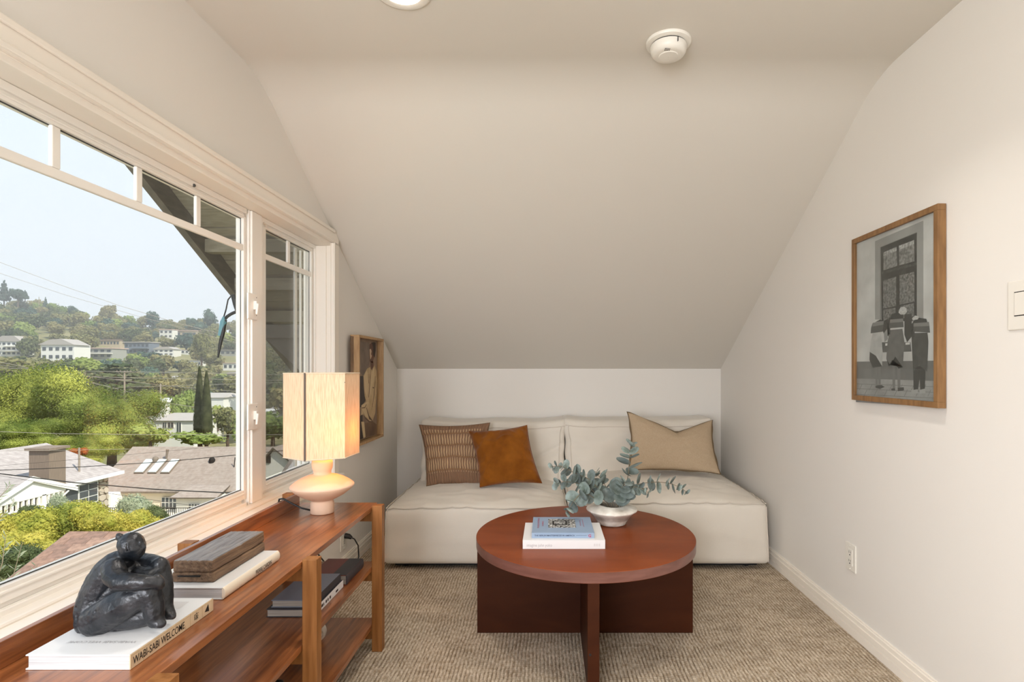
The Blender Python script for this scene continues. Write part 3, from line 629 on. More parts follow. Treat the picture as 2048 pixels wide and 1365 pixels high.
text('PAINTINGS, POLITICS', 0.0065, (0.134, 2.25, ZT), (0, 1, 0), (-1, 0, 0), M['redink'], cov, width=0.08)
text('AND THE MONUMENTS MEN', 0.0065, (0.146, 2.235, ZT), (0, 1, 0), (-1, 0, 0), M['redink'], cov, width=0.11)

# ------------------------------------------------------------------ vase and eucalyptus
VXc, VYc = 0.286, 2.485
M['vase'] = mat('chalky_glaze', (240, 236, 226), 0.8, col2=(196, 186, 172), nscale=14, contrast=(0.4, 0.7), bump=0.2, bscale=50, detail=6)
n = M['vase'].node_tree.nodes; L = M['vase'].node_tree.links; bs = n['Principled BSDF']; src = bs.inputs['Base Color'].links[0].from_socket
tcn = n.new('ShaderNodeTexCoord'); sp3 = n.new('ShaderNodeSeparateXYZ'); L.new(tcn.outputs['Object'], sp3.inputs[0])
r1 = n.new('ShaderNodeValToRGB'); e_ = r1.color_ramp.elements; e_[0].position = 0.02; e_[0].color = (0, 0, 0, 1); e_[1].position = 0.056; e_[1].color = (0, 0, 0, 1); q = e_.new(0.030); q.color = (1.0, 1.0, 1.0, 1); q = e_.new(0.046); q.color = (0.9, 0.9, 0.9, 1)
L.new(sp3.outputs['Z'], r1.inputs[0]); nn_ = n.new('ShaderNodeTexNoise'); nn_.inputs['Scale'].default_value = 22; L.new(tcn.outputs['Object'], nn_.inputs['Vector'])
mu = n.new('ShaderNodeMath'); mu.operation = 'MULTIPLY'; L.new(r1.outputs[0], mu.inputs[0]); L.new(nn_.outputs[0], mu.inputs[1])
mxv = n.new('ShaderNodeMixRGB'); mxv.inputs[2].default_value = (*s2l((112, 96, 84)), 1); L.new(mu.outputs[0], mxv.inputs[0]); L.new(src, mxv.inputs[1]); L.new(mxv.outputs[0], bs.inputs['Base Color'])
va = MB().lathe([(0.001, 0.003), (0.058, 0.0), (0.064, 0.003), (0.066, 0.010), (0.085, 0.036), (0.104, 0.056), (0.114, 0.062), (0.1155, 0.066), (0.112, 0.071), (0.092, 0.079), (0.070, 0.085), (0.062, 0.088), (0.058, 0.087), (0.060, 0.080), (0.100, 0.064), (0.06, 0.012), (0.001, 0.010)], (VXc, VYc, 0.4203), 64, close=False).build('ceramic_bowl_vase', M['vase'], smooth='all')
for v in va.data.vertices:
    a = math.atan2(v.co.y, v.co.x); v.co.z += 0.0016 * math.sin(a * 2 + 1) * (v.co.z / 0.088) + 0.0008 * fbm(v.co.x, v.co.y, v.co.z, 40)
tag(va, 'wide low chalky white ceramic vase holding the eucalyptus', 'vase')
M['euc'] = mat('eucalyptus_leaf', (96, 108, 98), 0.62, col2=(140, 154, 150), nscale=0.9, rand=0.28, contrast=(0.35, 0.65), bump=0.05)
M['eucstem'] = mat('eucalyptus_stem', (130, 118, 96), 0.6)
def leaf_mesh(cup, seed):
    rr = random.Random(seed); mb = MB(); n_ = 16; V = [(0, 0, 0)]; rings = 4
    for k in range(1, rings + 1):
        for j in range(n_):
            a = 2 * math.pi * j / n_; r = k / rings * (1 + 0.05 * math.sin(2 * a + seed) + (0.06 if j == 0 else 0))
            x = r * math.cos(a) + 1; yv = r * math.sin(a); V.append((x, yv * 0.96, cup * (r * r) * (0.7 + 0.5 * abs(math.sin(a))) + 0.02 * math.sin(a * 3 + seed) * r))
    V[0] = (1, 0, 0)
    Fc = [(0, 1 + j, 1 + (j + 1) % n_) for j in range(n_)] + [(1 + (k - 1) * n_ + j, 1 + k * n_ + j, 1 + k * n_ + (j + 1) % n_, 1 + (k - 1) * n_ + (j + 1) % n_) for k in range(1, rings) for j in range(n_)]
    me = bpy.data.meshes.new('leaf'); me.from_pydata([(x, y, z) for x, y, z in V], [], Fc); me.materials.append(M['euc'])
    me.polygons.foreach_set('use_smooth', [True] * len(me.polygons)); return me
LM = [leaf_mesh(c, s_) for c, s_ in ((0.18, 1), (0.32, 2), (-0.12, 3), (0.25, 4))]
def e2(cx, cy, dY=0.0): return P(1080 + cx / 6.4, 870 + cy / 6.4, 2.485 + dY)
STEMS = [('eucalyptus sprig reaching up to the far left of the vase', [(930, 890, 0), (760, 700, -.02), (620, 560, -.05), (480, 510, -.07), (370, 450, -.09), (270, 400, -.10), (140, 410, -.12)], 0.021, 9),
 ('eucalyptus sprig stretching left above the blue book', [(900, 895, 0), (730, 770, -.04), (600, 650, -.06), (430, 610, -.09), (300, 600, -.11), (190, 630, -.13)], 0.023, 8),
 ('eucalyptus sprig drooping left over the rim with one hanging leaf', [(890, 900, -.01), (720, 830, -.06), (600, 750, -.10), (500, 770, -.14), (430, 850, -.16), (385, 930, -.17), (360, 990, -.17)], 0.024, 6),
 ('short eucalyptus sprig standing in the middle of the bunch', [(950, 890, 0), (880, 740, .02), (820, 620, .03), (760, 540, .03), (705, 470, .04)], 0.024, 6),
 ('tallest eucalyptus sprig, rising straight up before the beige pillow', [(990, 890, .01), (1090, 680, .03), (1130, 520, .04), (1140, 370, .04), (1145, 270, .05), (1155, 170, .05), (1175, 90, .05)], 0.025, 7),
 ('eucalyptus sprig arching far out to the right', [(1050, 880, 0), (1120, 700, -.02), (1220, 640, -.04), (1420, 605, -.06), (1580, 610, -.07), (1700, 635, -.08), (1800, 680, -.09), (1880, 735, -.10)], 0.020, 9),
 ('short eucalyptus sprig on the right below the arching one', [(1030, 880, .0), (1110, 760, -.03), (1200, 660, -.05), (1300, 690, -.07), (1400, 750, -.08)], 0.018, 6),
 ('eucalyptus sprig with big leaves low at the front of the vase', [(980, 900, -.02), (960, 800, -.05), (1010, 740, -.07), (1060, 660, -.08), (1090, 600, -.08)], 0.027, 6)]
rr = random.Random(11)
for lab, pts, r0, nn_ in STEMS:
    W = [e2(*p) for p in pts]
    st = empty('eucalyptus_sprig', (VXc, VYc, 0.50), lab, 'plant', 'eucalyptus in the white vase')
    D = []
    for i in range(len(W) - 1):
        for k in range(5): D.append(W[i].lerp(W[i + 1], k / 5))
    D.append(W[-1]); D = [D[0] + Vector((0, 0, -0.03))] + D
    for _ in range(2): D = [D[0]] + [(D[i - 1] + D[i] * 2 + D[i + 1]) / 4 for i in range(1, len(D) - 1)] + [D[-1]]
    K = len(D); MB().tube(D, [0.0022 * (1 - 0.6 * i / K) for i in range(K)], 6).build('stem', M['eucstem'], st, smooth='all')
    for q in range(nn_):
        t = 0.24 + 0.76 * q / (nn_ - 1); i = min(K - 2, int(t * (K - 1))); p = D[i]; T_ = (D[i + 1] - D[i - 1]).normalized()
        r = 1.22 * r0 * (1.1 - 0.55 * max(0, t - 0.45) / 0.55)
        a0 = q * math.pi / 2 + rr.uniform(-0.4, 0.4); ref = T_.cross(Vector((0.3, 0.2, 1))).normalized(); ref2 = T_.cross(ref).normalized()
        for sgn in (1, -1):
            rad = (ref * math.cos(a0) + ref2 * math.sin(a0)) * sgn
            xd = (rad + T_ * rr.uniform(0.2, 0.55)).normalized(); zd = (T_ - xd * T_.dot(xd)).normalized(); zd = (zd + Vector((rr.uniform(-.35, .35), -0.35 + rr.uniform(-.35, .35), rr.uniform(-.35, .35)))); zd = (zd - xd * zd.dot(xd)).normalized(); yd = zd.cross(xd)
            lf = bpy.data.objects.new('leaf', rr.choice(LM)); COL.objects.link(lf); lf.parent = st
            rl = r * rr.uniform(0.85, 1.1)
            lf.matrix_local = Matrix.Translation(p - worg(st)) @ Matrix((xd, yd, zd)).transposed().to_4x4() @ Matrix.Diagonal((rl, rl, rl, 1))
# ------------------------------------------------------------------ console table
CXF, CXB = -0.700, -1.010; CY0, CY1 = 0.70, 2.25; ZTOP = 0.572
cn = empty('console_table', ((CXF + CXB) / 2, (CY0 + CY1) / 2, 0), 'long low teak console of three shelves on square oak legs under the window', 'console')
M['teaktop'] = M['teak']
MB().box(CXB, CXF, CY0, CY1, ZTOP - 0.018, ZTOP).build('top_board', M['teak'], cn, bevel=0.0015)
MB().box(CXB - 0.001, CXB + 0.014, CY0, 2.20, ZTOP + 0.0002, ZTOP + 0.050).build('gallery_rail', M['teak'], cn, bevel=0.0015)
for zt in (0.335, 0.105):
    MB().box(CXB, CXF, CY0, CY1 - 0.01, zt - 0.018, zt).build('shelf', M['teak'], cn, bevel=0.0015)
for yl in (0.945, 1.5585, 2.172):
    MB().box(CXF + 0.001, CXF + 0.042, yl, yl + 0.035, 0, 0.5775).build('leg', M['leg'], cn, bevel=0.0015)
    MB().box(CXB - 0.043, CXB - 0.002, yl, yl + 0.035, 0, 0.6235).build('leg', M['leg'], cn, bevel=0.0015)
    for zt in (ZTOP, 0.335, 0.105):
        MB().box(CXB - 0.002, CXF + 0.001, yl + 0.006, yl + 0.029, zt - 0.058, zt - 0.0182).build('cross_rail', M['leg'], cn, bevel=0.001)

# ------------------------------------------------------------------ things on the console
o, s = book('large_book', 'large white book with a tan lettered spine, under the dark figure', 'book', -0.950, -0.760, 0.998, 1.245, ZTOP + 0.0005, 0.0275, 'x1', M['paper'], mat('tan_spine', (206, 184, 152), 0.6), group=None)
text('WABI-SABI WELCOME', 0.0205, (-0.7592, 1.004, ZTOP + 0.0068), (0, 1, 0), (0, 0, 1), M['ink'], s, width=0.142, bold=0.0001)
mb = MB()
for y in (1.0, 1.165, 1.205, 1.24): mb.box(-0.7594, -0.7591, y, y + 0.0004, ZTOP + 0.001, ZTOP + 0.0275)
for k in range(5): mb.box(-0.7594, -0.7591, 1.03 + k * 0.03, 1.0304 + k * 0.03, ZTOP + (0.001, 0.018)[k % 2], ZTOP + (0.01, 0.0275)[k % 2])
mb.box(-0.7594, -0.7591, 1.0, 1.24, ZTOP + 0.0245, ZTOP + 0.0248); mb.build('line_pattern', M['tanline'], s)
mb = MB(); zz = ZTOP + 0.006
for a, b, c, d in ((0.1810, .0146, .0002, .0012), (0.178, .012, .012, .0012), (0.179, .009, .010, .001), (0.180, .006, .008, .001), (0.1785, .003, .011, .001)): pass
for (ya, yb_, za, zb) in ((1.178, 1.192, .0125, .0135), (1.1845, 1.1855, .0135, .016), (1.178, 1.179, .002, .0125), (1.181, 1.190, .0095, .0105), (1.180, 1.192, .0065, .0075), (1.1850, 1.1862, .000, .0105), (1.181, 1.1822, .001, .0055), (1.189, 1.190, .001, .0055), (1.182, 1.190, .003, .004)):
    mb.box(-0.7594, -0.7590, ya, yb_, zz + za, zz + zb)
mb.build('character_mark', M['ink'], s)
MB().poly([(-0.7590, 1.213, zz + 0.004), (-0.7590, 1.229, zz + 0.0), (-0.7590, 1.226, zz + 0.017)]).build('emblem', M['ink'], s)
cov = [c for c in o.children if c.name.startswith('front_cover')][0]; zc = ZTOP + 0.0281
text('WABI-SABI WELCOME', 0.012, (-0.783, 1.048, zc), (-1, 0, 0), (0, -1, 0), M['greyink'], cov, width=0.13)
MB().poly([(-0.80, 1.19, zc + .0003), (-0.84, 1.19, zc + .0003), (-0.84, 1.225, zc + .0003), (-0.80, 1.225, zc + .0003)]).build('printed_patch', M['paleink'], cov)

o, s = book('fashion_book', 'thick white book with a rounded spine, under the wooden block', 'book', -0.975, -0.772, 1.302, 1.568, ZTOP + 0.0005, 0.0285, 'x1', M['paper'], mat('ivory_spine', (226, 214, 194), 0.4), round_=0.008)
text('PIERRE CARDIN', 0.0155, (-0.7657, 1.437, ZTOP + 0.0085), (0, 1, 0), (-0.05, 0, 1), M['ink'], s, width=0.082, bold=0.0001)
text('PAST PRESENT FUTURE', 0.0045, (-0.7660, 1.462, ZTOP + 0.0035), (0, 1, 0), (0.1, 0, 1), M['greyink'], s, width=0.05)

M['oldwood'] = mat('weathered_wood', (84, 62, 46), 0.7, col2=(140, 112, 86), nscale=14, stretch=(7, 0.7, 7), detail=8, distort=0.5, contrast=(0.25, 0.8), bump=0.7, bscale=16, bstretch=(10, 0.6, 10))
M['oldtop_sheen'] = mat('wood_painted_sky_sheen', (96, 92, 92), 0.38, col2=(156, 152, 150), nscale=14, stretch=(8, 0.8, 8), detail=8, distort=0.6, contrast=(0.3, 0.75), bump=0.8, bscale=14, bstretch=(9, 0.7, 9))  # weathered grain; the lighter grey stands in for sky reflected on the top
bl = empty('wooden_block', (-0.86, 1.45, ZTOP + 0.029), 'old weathered two layered wooden block on top of the white book', 'wooden block')
def slab(name, x0, x1, y0, y1, z0, z1, seed, topm):
    V, Fc = rbox(((x0 + x1) / 2, (y0 + y1) / 2, (z0 + z1) / 2), (x1 - x0, y1 - y0, z1 - z0), 0.004, 260)
    W = []
    for p in V:
        cr = (1 - abs(mn.noise(Vector((p.x * 60 + seed, p.y * 5, p.z * 60))))) ** 14
        W.append(p + Vector((0.0012 * fbm(p.y, seed, p.z, 22), 0.0012 * fbm(p.x, seed, p.z, 40), (0.0012 * fbm(p.x, p.y, seed, 26) - 0.0022 * cr) if p.z > (z0 + z1) / 2 else 0.0008 * fbm(p.x, p.y, seed, 20))))
    o_ = MB().add(W, Fc).build(name, [M['oldwood'], M['oldtop_sheen']], bl, smooth='all')
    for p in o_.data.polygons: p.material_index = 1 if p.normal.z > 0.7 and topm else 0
    return o_
slab('lower_layer', -0.911, -0.810, 1.330, 1.570, ZTOP + 0.0298, ZTOP + 0.0545, 2, False)
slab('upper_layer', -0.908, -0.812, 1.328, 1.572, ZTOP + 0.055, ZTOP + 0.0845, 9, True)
MB().box(-0.896, -0.842, 1.3275, 1.332, ZTOP + 0.0445, ZTOP + 0.0475).build('crack', M['dark'], bl)

# seated figure: one continuous body
def FP(cx, cy, v): return P(150 + cx / 5.686, 1050 + cy / 5.686, 1.115 + v)
KR = 1.785e-4
parts_ = [
 # pelvis, back, chest
 [((255, 1075), -.004, 215), ((205, 950), -.002, 180), ((245, 800), 0, 172), ((320, 640), 0, 172), ((400, 520), 0, 165), ((470, 440), .0, 142), ((560, 410), .0, 105)],
 [((250, 1080), .02, 205), ((290, 800), .02, 165), ((480, 520), .02, 142)],
 [((300, 850), .005, 170), ((520, 700), .01, 160), ((640, 560), .01, 140)],
 [((550, 410), .003, 100), ((615, 340), .003, 100), ((640, 250), 0, 120)],          # neck
 [((636, 222), 0, 138), ((652, 246), .0, 134), ((684, 292), .0, 104), ((700, 340), 0, 62)],   # head and jaw
 [((776, 232), 0, 24), ((792, 262), 0, 20)],                                # nose
 [((690, 372), 0, 44), ((735, 330), 0, 34)],
 [((540, 160), 0, 40), ((508, 142), 0, 44), ((494, 116), 0, 26)],                  # hair knot
 # near leg: thigh, knee, shin, foot
 [((250, 1090), -.03, 175), ((470, 950), -.038, 180), ((660, 850), -.040, 160), ((840, 770), -.038, 128)],
 [((840, 770), -.038, 124), ((880, 880), -.036, 112), ((900, 1000), -.036, 104), ((915, 1090), -.036, 84), ((985, 1130), -.038, 48)],
 [((500, 1070), -.02, 140), ((700, 1040), -.02, 140), ((860, 1020), -.02, 118)], [((700, 900), -.02, 150), ((860, 860), -.02, 125)],
 # far leg under the cloth
 [((330, 1000), .03, 150), ((620, 750), .03, 150), ((860, 580), .026, 140), ((960, 480), .02, 104), ((965, 450), .012, 84)],
 [((965, 500), .016, 108), ((1000, 640), .010, 104), ((1010, 800), .006, 100), ((1020, 930), .002, 84), ((1065, 1010), -.002, 70), ((1110, 1045), -.006, 38)],
 # near arm
 [((440, 500), -.036, 120), ((450, 590), -.050, 112), ((520, 650), -.058, 104), ((650, 655), -.060, 92), ((780, 655), -.056, 80), ((880, 655), -.050, 70), ((940, 660), -.044, 68), ((965, 700), -.042, 42)],
 [((930, 610), -.040, 50), ((975, 640), -.038, 40), ((990, 695), -.040, 30)],
 # far arm / cloth over the knees
 [((600, 430), .035, 95), ((740, 410), .035, 95), ((860, 430), .028, 95), ((960, 450), .018, 84)],
 [((740, 560), .0, 90), ((860, 580), -.004, 85), ((950, 520), .004, 70)],
]
bm = bmesh.new()
for ch in parts_:
    for i in range(len(ch) - 1):
        (a, va_, ra), (b, vb, rb) = ch[i], ch[i + 1]; A_ = FP(*a, va_); B_ = FP(*b, vb); L_ = (B_ - A_).length; k = max(2, int(L_ / 0.0025))
        for q in range(k + 1):
            t = q / k; mat_ = Matrix.Translation(A_.lerp(B_, t)); r = (ra + (rb - ra) * t) * KR
            bmesh.ops.create_icosphere(bm, subdivisions=2, radius=r, matrix=mat_)
for k in range(5): bmesh.ops.create_icosphere(bm, subdivisions=2, radius=18 * KR, matrix=Matrix.Translation(FP(1050 + k * 22, 1062 - k * 10, -.012 + k * 0.003)))
for k in range(4): bmesh.ops.create_icosphere(bm, subdivisions=2, radius=17 * KR, matrix=Matrix.Translation(FP(940 + k * 24, 1150 - k * 9, -.046 + k * 0.004)))
tm = bpy.data.meshes.new('t'); bm.to_mesh(tm); bm.free(); to = bpy.data.objects.new('t', tm); COL.objects.link(to)
m_ = to.modifiers.new('r', 'REMESH'); m_.mode = 'VOXEL'; m_.voxel_size = 0.0015
m_ = to.modifiers.new('s', 'SMOOTH'); m_.factor = 0.5; m_.iterations = 10
bpy.context.view_layer.update(); ev_ = to.evaluated_get(bpy.context.evaluated_depsgraph_get()); rm = ev_.to_mesh()
ZB = ZTOP + 0.0284; V = []
for v in rm.vertices:
    p = v.co.copy(); nn = v.normal
    d = 0.0006 * fbm(p.x, p.y, p.z, 60) + 0.0004 * fbm(p.x, p.y, p.z, 150)
    pit = mn.noise(p * 95 + Vector((5, 3, 1))); d -= 0.0022 * max(0, pit - 0.45) / 0.3 if p.x < -0.84 else 0
    p += nn * d; p.z = max(p.z, ZB); V.append(p)
Fc = [tuple(f.vertices) for f in rm.polygons]; ev_.to_mesh_clear(); bpy.data.objects.remove(to)
fig = MB().add(V, Fc).build('seated_figure', M['bronze'], smooth='all')
tag(fig, 'dark bronze coloured sculpture of a seated figure hugging its knees, on the large white book', 'sculpture')
# eye socket and ear, raised
MB().tube([FP(585, 215, -.0285), FP(580, 255, -.029), FP(592, 300, -.028)], 0.0016, 8).build('ear', M['bronze'], fig, smooth='all')
MB().ball(FP(735, 212, -.0165), 0.0036, 12, 8, (0.8, 0.5, 1.2)).build('eye', M['bronze'], fig, smooth='all')

# lamp
LX, LY = -0.860, 2.09
lp = empty('table_lamp', (LX, LY, ZTOP + 0.0006), 'lit table lamp with a six sided linen shade on a pale terracotta lens shaped base', 'lamp')
M['clay'] = mat('pale_terracotta', (224, 190, 162), 0.7, col2=(228, 196, 170), nscale=6, bump=0.05, bscale=120)
S_ = LY / F
prof = [(0.001, 0.0), (0.0405, 0.0), (0.0425, 0.003), (0.0425, 0.038), (0.040, 0.043), (0.0385, 0.047), (0.041, 0.050), (0.056, 0.057), (0.080, 0.070), (0.102, 0.087), (0.1145, 0.100), (0.1155, 0.104), (0.1135, 0.108), (0.100, 0.119), (0.078, 0.132), (0.056, 0.141), (0.034, 0.1465), (0.0315, 0.149), (0.0315, 0.160), (0.0335, 0.163), (0.0365, 0.172), (0.0375, 0.190), (0.036, 0.20), (0.001, 0.20)]
MB().lathe(prof, (LX, LY, ZTOP + 0.0006), 72, close=False).build('base', M['clay'], lp, smooth='all')
MB().tube([(LX, LY, 0.77), (LX + .048, LY, 0.85)], 0.012, 12).build('socket', M['plastic'], lp, smooth=True)
M['bulb'] = mat('lamp_bulb', (255, 214, 150), 0.4, emit=(255, 176, 84), es=60)
MB().ball((LX + 0.052, LY + .005, 0.885), 0.030, 16, 10, (1, 1, 1.25)).build('bulb', M['bulb'], lp, smooth='all')
def shade_mat():
    m = bpy.data.materials.new('linen_shade'); m.use_nodes = True; n = m.node_tree.nodes; L = m.node_tree.links; n.clear()
    o = n.new('ShaderNodeOutputMaterial'); d = n.new('ShaderNodeBsdfDiffuse'); t = n.new('ShaderNodeBsdfTranslucent'); x = n.new('ShaderNodeMixShader'); x.inputs[0].default_value = 0.13
    tc = n.new('ShaderNodeTexCoord'); mp = n.new('ShaderNodeMapping'); mp.inputs['Scale'].default_value = (6, 6, 0.25); nz = n.new('ShaderNodeTexNoise'); nz.inputs['Scale'].default_value = 90; nz.inputs['Detail'].default_value = 4
    L.new(tc.outputs['Object'], mp.inputs[0]); L.new(mp.outputs[0], nz.inputs['Vector'])
    r = n.new('ShaderNodeValToRGB'); r.color_ramp.elements[0].position = 0.34; r.color_ramp.elements[1].position = 0.6
    r.color_ramp.elements[0].color = (*s2l((206, 182, 150)), 1); r.color_ramp.elements[1].color = (*s2l((232, 212, 182)), 1); L.new(nz.outputs[0], r.inputs[0])
    bp = n.new('ShaderNodeBump'); bp.inputs['Strength'].default_value = 0.3; bp.inputs['Distance'].default_value = 0.002; L.new(nz.outputs[0], bp.inputs['Height']); L.new(bp.outputs[0], d.inputs['Normal'])
    L.new(r.outputs[0], d.inputs[0]); tm_ = n.new('ShaderNodeMixRGB'); tm_.blend_type = 'MULTIPLY'; tm_.inputs[0].default_value = 1; tm_.inputs[2].default_value = (1, 0.74, 0.46, 1); L.new(r.outputs[0], tm_.inputs[1]); L.new(tm_.outputs[0], t.inputs[0]); L.new(d.outputs[0], x.inputs[1]); L.new(t.outputs[0], x.inputs[2]); L.new(x.outputs[0], o.inputs[0]); return m
M['shade'] = shade_mat(); M['shadeseam'] = mat('shade_seam', (96, 84, 76), 0.9)
RS = 0.1345; ang = [R(-90 + 22.3 + 4.6 + 30 + 60 * k) for k in range(6)]
def hexp(r, z): return [Vector((LX + r * math.cos(a), LY + r * math.sin(a), z)) for a in ang]
za, zb = 0.790, 1.105; ho, hi_ = hexp(RS, 0), hexp(RS - 0.0015, 0)
sh = None
for k in range(6):
    a, b = ho[k], ho[(k + 1) % 6]; mb = MB(); mb.add([(a.x, a.y, za), (b.x, b.y, za), (b.x, b.y, zb), (a.x, a.y, zb)], [(0, 1, 2, 3)]); mb.build('shade_panel', M['shade'], lp)
mb = MB()
for z in (za, zb - 0.004):
    for k in range(6):
        a, b = ho[k] * 1.0, ho[(k + 1) % 6]; mb.tube([(a.x, a.y, z + .002), (b.x, b.y, z + .002)], 0.0022, 6)
mb.build('rim', mat('shade_binding', (214, 196, 170), 0.9), lp)
ks = min(range(6), key=lambda k: abs((ho[k].x / ho[k].y) * F + VX - 612))
MB().tube([(ho[ks].x * 1.0, ho[ks].y, za), (ho[ks].x, ho[ks].y, zb)], 0.0036, 6).build('seam', M['shadeseam'], lp)
mb = MB()
for k in range(3): a = ho[2 * k]; mb.tube([(LX, LY, 1.07), (a.x, a.y, 1.07)], 0.0018, 6)
mb.tube([(LX, LY, 0.85), (LX, LY, 1.07)], 0.002, 6); mb.build('shade_carrier', M['gasket'], lp)
mb = MB().tube([(LX - 0.041, LY - 0.004, 0.582), (LX - 0.075, LY - 0.01, 0.592), (LX - 0.115, LY - 0.012, 0.612), (LX - 0.142, LY - 0.012, 0.628), (LX - 0.158, LY - 0.012, 0.626), (LX - 0.168, LY, 0.605), (LX - 0.172, LY + 0.3, 0.35), (LX - 0.16, LY + 0.55, 0.12), (LX - 0.13, LY + 0.60, 0.03), (LX - 0.14, 2.90, 0.02), (-1.06, 3.02, 0.03), (-1.055, 3.055, 0.075), (-1.06, 3.06, 0.135), (-1.075, 3.045, 0.175), (-1.10, 3.03, 0.195)], 0.0035, 8)
cd_ = mb.build('cord', M['black'], lp, smooth='all')
MB().tube([(-1.085, 3.032, 0.185), (-1.10, 3.03, 0.195), (-1.122, 3.027, 0.20)], [0.008, 0.014, 0.015], 10).build('plug', M['black'], cd_, smooth=True)

# books, stone balls and the dark box on the lower shelves
ZM = 0.3355
M['greyc'] = mat('slate_grey_cloth', (128, 134, 148), 0.4, bump=0.05, bscale=500); M['darkc'] = mat('charcoal_cloth', (58, 56, 60), 0.5, bump=0.05, bscale=500); M['maroon'] = mat('maroon_cover', (116, 54, 46), 0.5)
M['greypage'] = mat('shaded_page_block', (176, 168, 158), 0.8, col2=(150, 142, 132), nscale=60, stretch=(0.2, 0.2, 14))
o, s = book('shelf_book', 'dark book with a white printed spine, lowest of the pair on the middle shelf', 'book', -0.890, -0.738, 1.732, 1.975, ZM, 0.0255, 'x1', M['darkc'], M['paper'], M['greypage'])
mb = MB()
for k, wd in enumerate((.012, .004, .010, .007, .010)): mb.box(-0.7374, -0.7368, 1.785 + k * 0.0165, 1.785 + k * 0.0165 + wd, ZM + 0.008, ZM + 0.017)
mb.box(-0.7374, -0.7368, 1.905, 1.925, ZM + 0.007, ZM + 0.014); mb.build('spine_print', M['ink'], s)
o, s = book('shelf_book', 'slate grey book lying on the white spined one on the middle shelf', 'book', -0.880, -0.746, 1.744, 1.972, ZM + 0.026, 0.023, 'x1', M['greyc'], M['darkc'], M['greypage'])
o, s = book('shelf_book', 'maroon covered book with a dark grey rounded spine by the far console leg', 'book', -0.868, -0.732, 1.990, 2.165, ZM, 0.036, 'x1', M['maroon'], M['darkc'], M['greypage'], round_=0.006)
cov = [c for c in o.children if c.name.startswith('front_cover')][0]
MB().box(-0.785, -0.7315, 1.9902, 2.1648, ZM + 0.0361, ZM + 0.0367).build('cloth_strip', M['darkc'], cov)
M['stone'] = mat('veined_stone', (206, 200, 188), 0.3, col2=(150, 134, 112), nscale=22, detail=6, distort=1.5, contrast=(0.42, 0.62))
for (x, y, r, lab) in ((-0.862, 2.045, 0.0345, 'veined pale stone ball at the back of the bottom shelf'), (-0.795, 1.845, 0.0290, 'cream stone ball behind the foot of the console leg')):
    tag(MB().ball((x, y, 0.1053 + r), r, 32, 20).build('stone_ball', M['stone'], smooth='all'), lab, 'ball')
bx = empty('storage_box', (-0.86, 1.40, 0.1053), 'black lidded box on the bottom shelf in the near corner', 'box')
MB().box(-0.985, -0.735, 1.20, 1.52, 0.1053, 0.225).build('body', M['black'], bx, bevel=0.008); MB().box(-0.99, -0.73, 1.195, 1.525, 0.2255, 0.262).build('lid', M['black'], bx, bevel=0.010)

# ------------------------------------------------------------------ framed pictures
def plate(fn, layers, name, parent, m_by, dx):
    for k, (mk, polys) in enumerate(layers): pass
M['frameoak'] = mat('light_oak_frame', (190, 156, 112), 0.5, col2=(166, 130, 88), nscale=12, stretch=(5, 5, 0.8), detail=5, bump=0.05)
M['framebrown'] = mat('honey_wood_frame', (146, 108, 66), 0.45, col2=(120, 86, 50), nscale=12, stretch=(5, 5, 0.8), detail=5, bump=0.05)
def pframe(name, label, xw, sgn, y0, y1, z0, z1, depth, fw, rec, fm, glass=True):
    """frame on a side wall; sgn: direction into the room"""
    o = empty(name, (xw, (y0 + y1) / 2, z0), label, 'framed picture'); x1 = xw + sgn * depth; xb = xw + sgn * 0.002
    a, b = min(xb, x1), max(xb, x1)
    for nm, q in (('top_rail', (y0, y1, z1 - fw, z1)), ('bottom_rail', (y0, y1, z0, z0 + fw)), ('side_rail', (y0, y0 + fw, z0 + fw, z1 - fw)), ('side_rail', (y1 - fw, y1, z0 + fw, z1 - fw))):
        MB().box(a, b, *q).build(nm, fm, o, bevel=0.001)
    xp = x1 - sgn * rec
    if glass:
        MB().box(xp + sgn * 0.0015 - .0008, xp + sgn * 0.0015 + .0008, y0 + fw, y1 - fw, z0 + fw, z1 - fw).build('glazing', M['glass'], o)
    return o, xp - sgn * 0.001
def printer(parent, xp, sgn, px):
    """px(cx,cy)->(x,y) in the photograph; draws flat print shapes on the plane X=xp"""
    cnt = [0]
    def pt(cx, cy, k):
        x, y = px(cx, cy); Y = xp * F / (x - VX); return (xp + sgn * 0.00004 * k, Y, EYE - (y - VY) / F * Y)
    base = MB(); mats = []; 
    def draw(m, *polys):
        cnt[0] += 1
        if m not in mats: mats.append(m)
        for pl in polys: base.poly([pt(a, b, cnt[0]) for a, b in pl], mats.index(m))
    def done(name='print'):
        o = base.build(name, mats, parent); return o
    return draw, done
def grey(v, v2=None, sc_=30): 
    k = 'g%d_%s' % (v, v2)
    if k not in M: M[k] = mat('print_grey_%d' % v, (v, v, max(0, v - 3)), 0.6, col2=(v2, v2, max(0, v2 - 3)) if v2 else None, nscale=sc_, detail=5)
    return M[k]
po, xp = pframe('framed_photograph', 'honey wood framed black and white photograph of three people with satchels, on the right wall', XR, -1, 1.772, 2.276, 0.992, 1.654, 0.030, 0.020, 0.010, M['framebrown'])
draw, done = printer(po, xp, -1, lambda a, b: (1680 + a / 2.967, 380 + b / 2.967))
draw(grey(172, 196, 8), [(95, 290), (575, 110), (575, 1290), (95, 1260)])
draw(grey(134, 150, 8), [(208, 305), (495, 182), (495, 770), (208, 770)]); draw(grey(116), [(238, 340), (458, 250), (458, 262), (247, 350), (247, 780), (238, 780)])
draw(grey(52, 70, 20), [(242, 342), (456, 254), (456, 780), (248, 780)])
draw(grey(92, 140, 90), [(258, 372), (336, 338), (340, 452), (258, 478)], [(350, 332), (440, 298), (442, 424), (352, 448)])
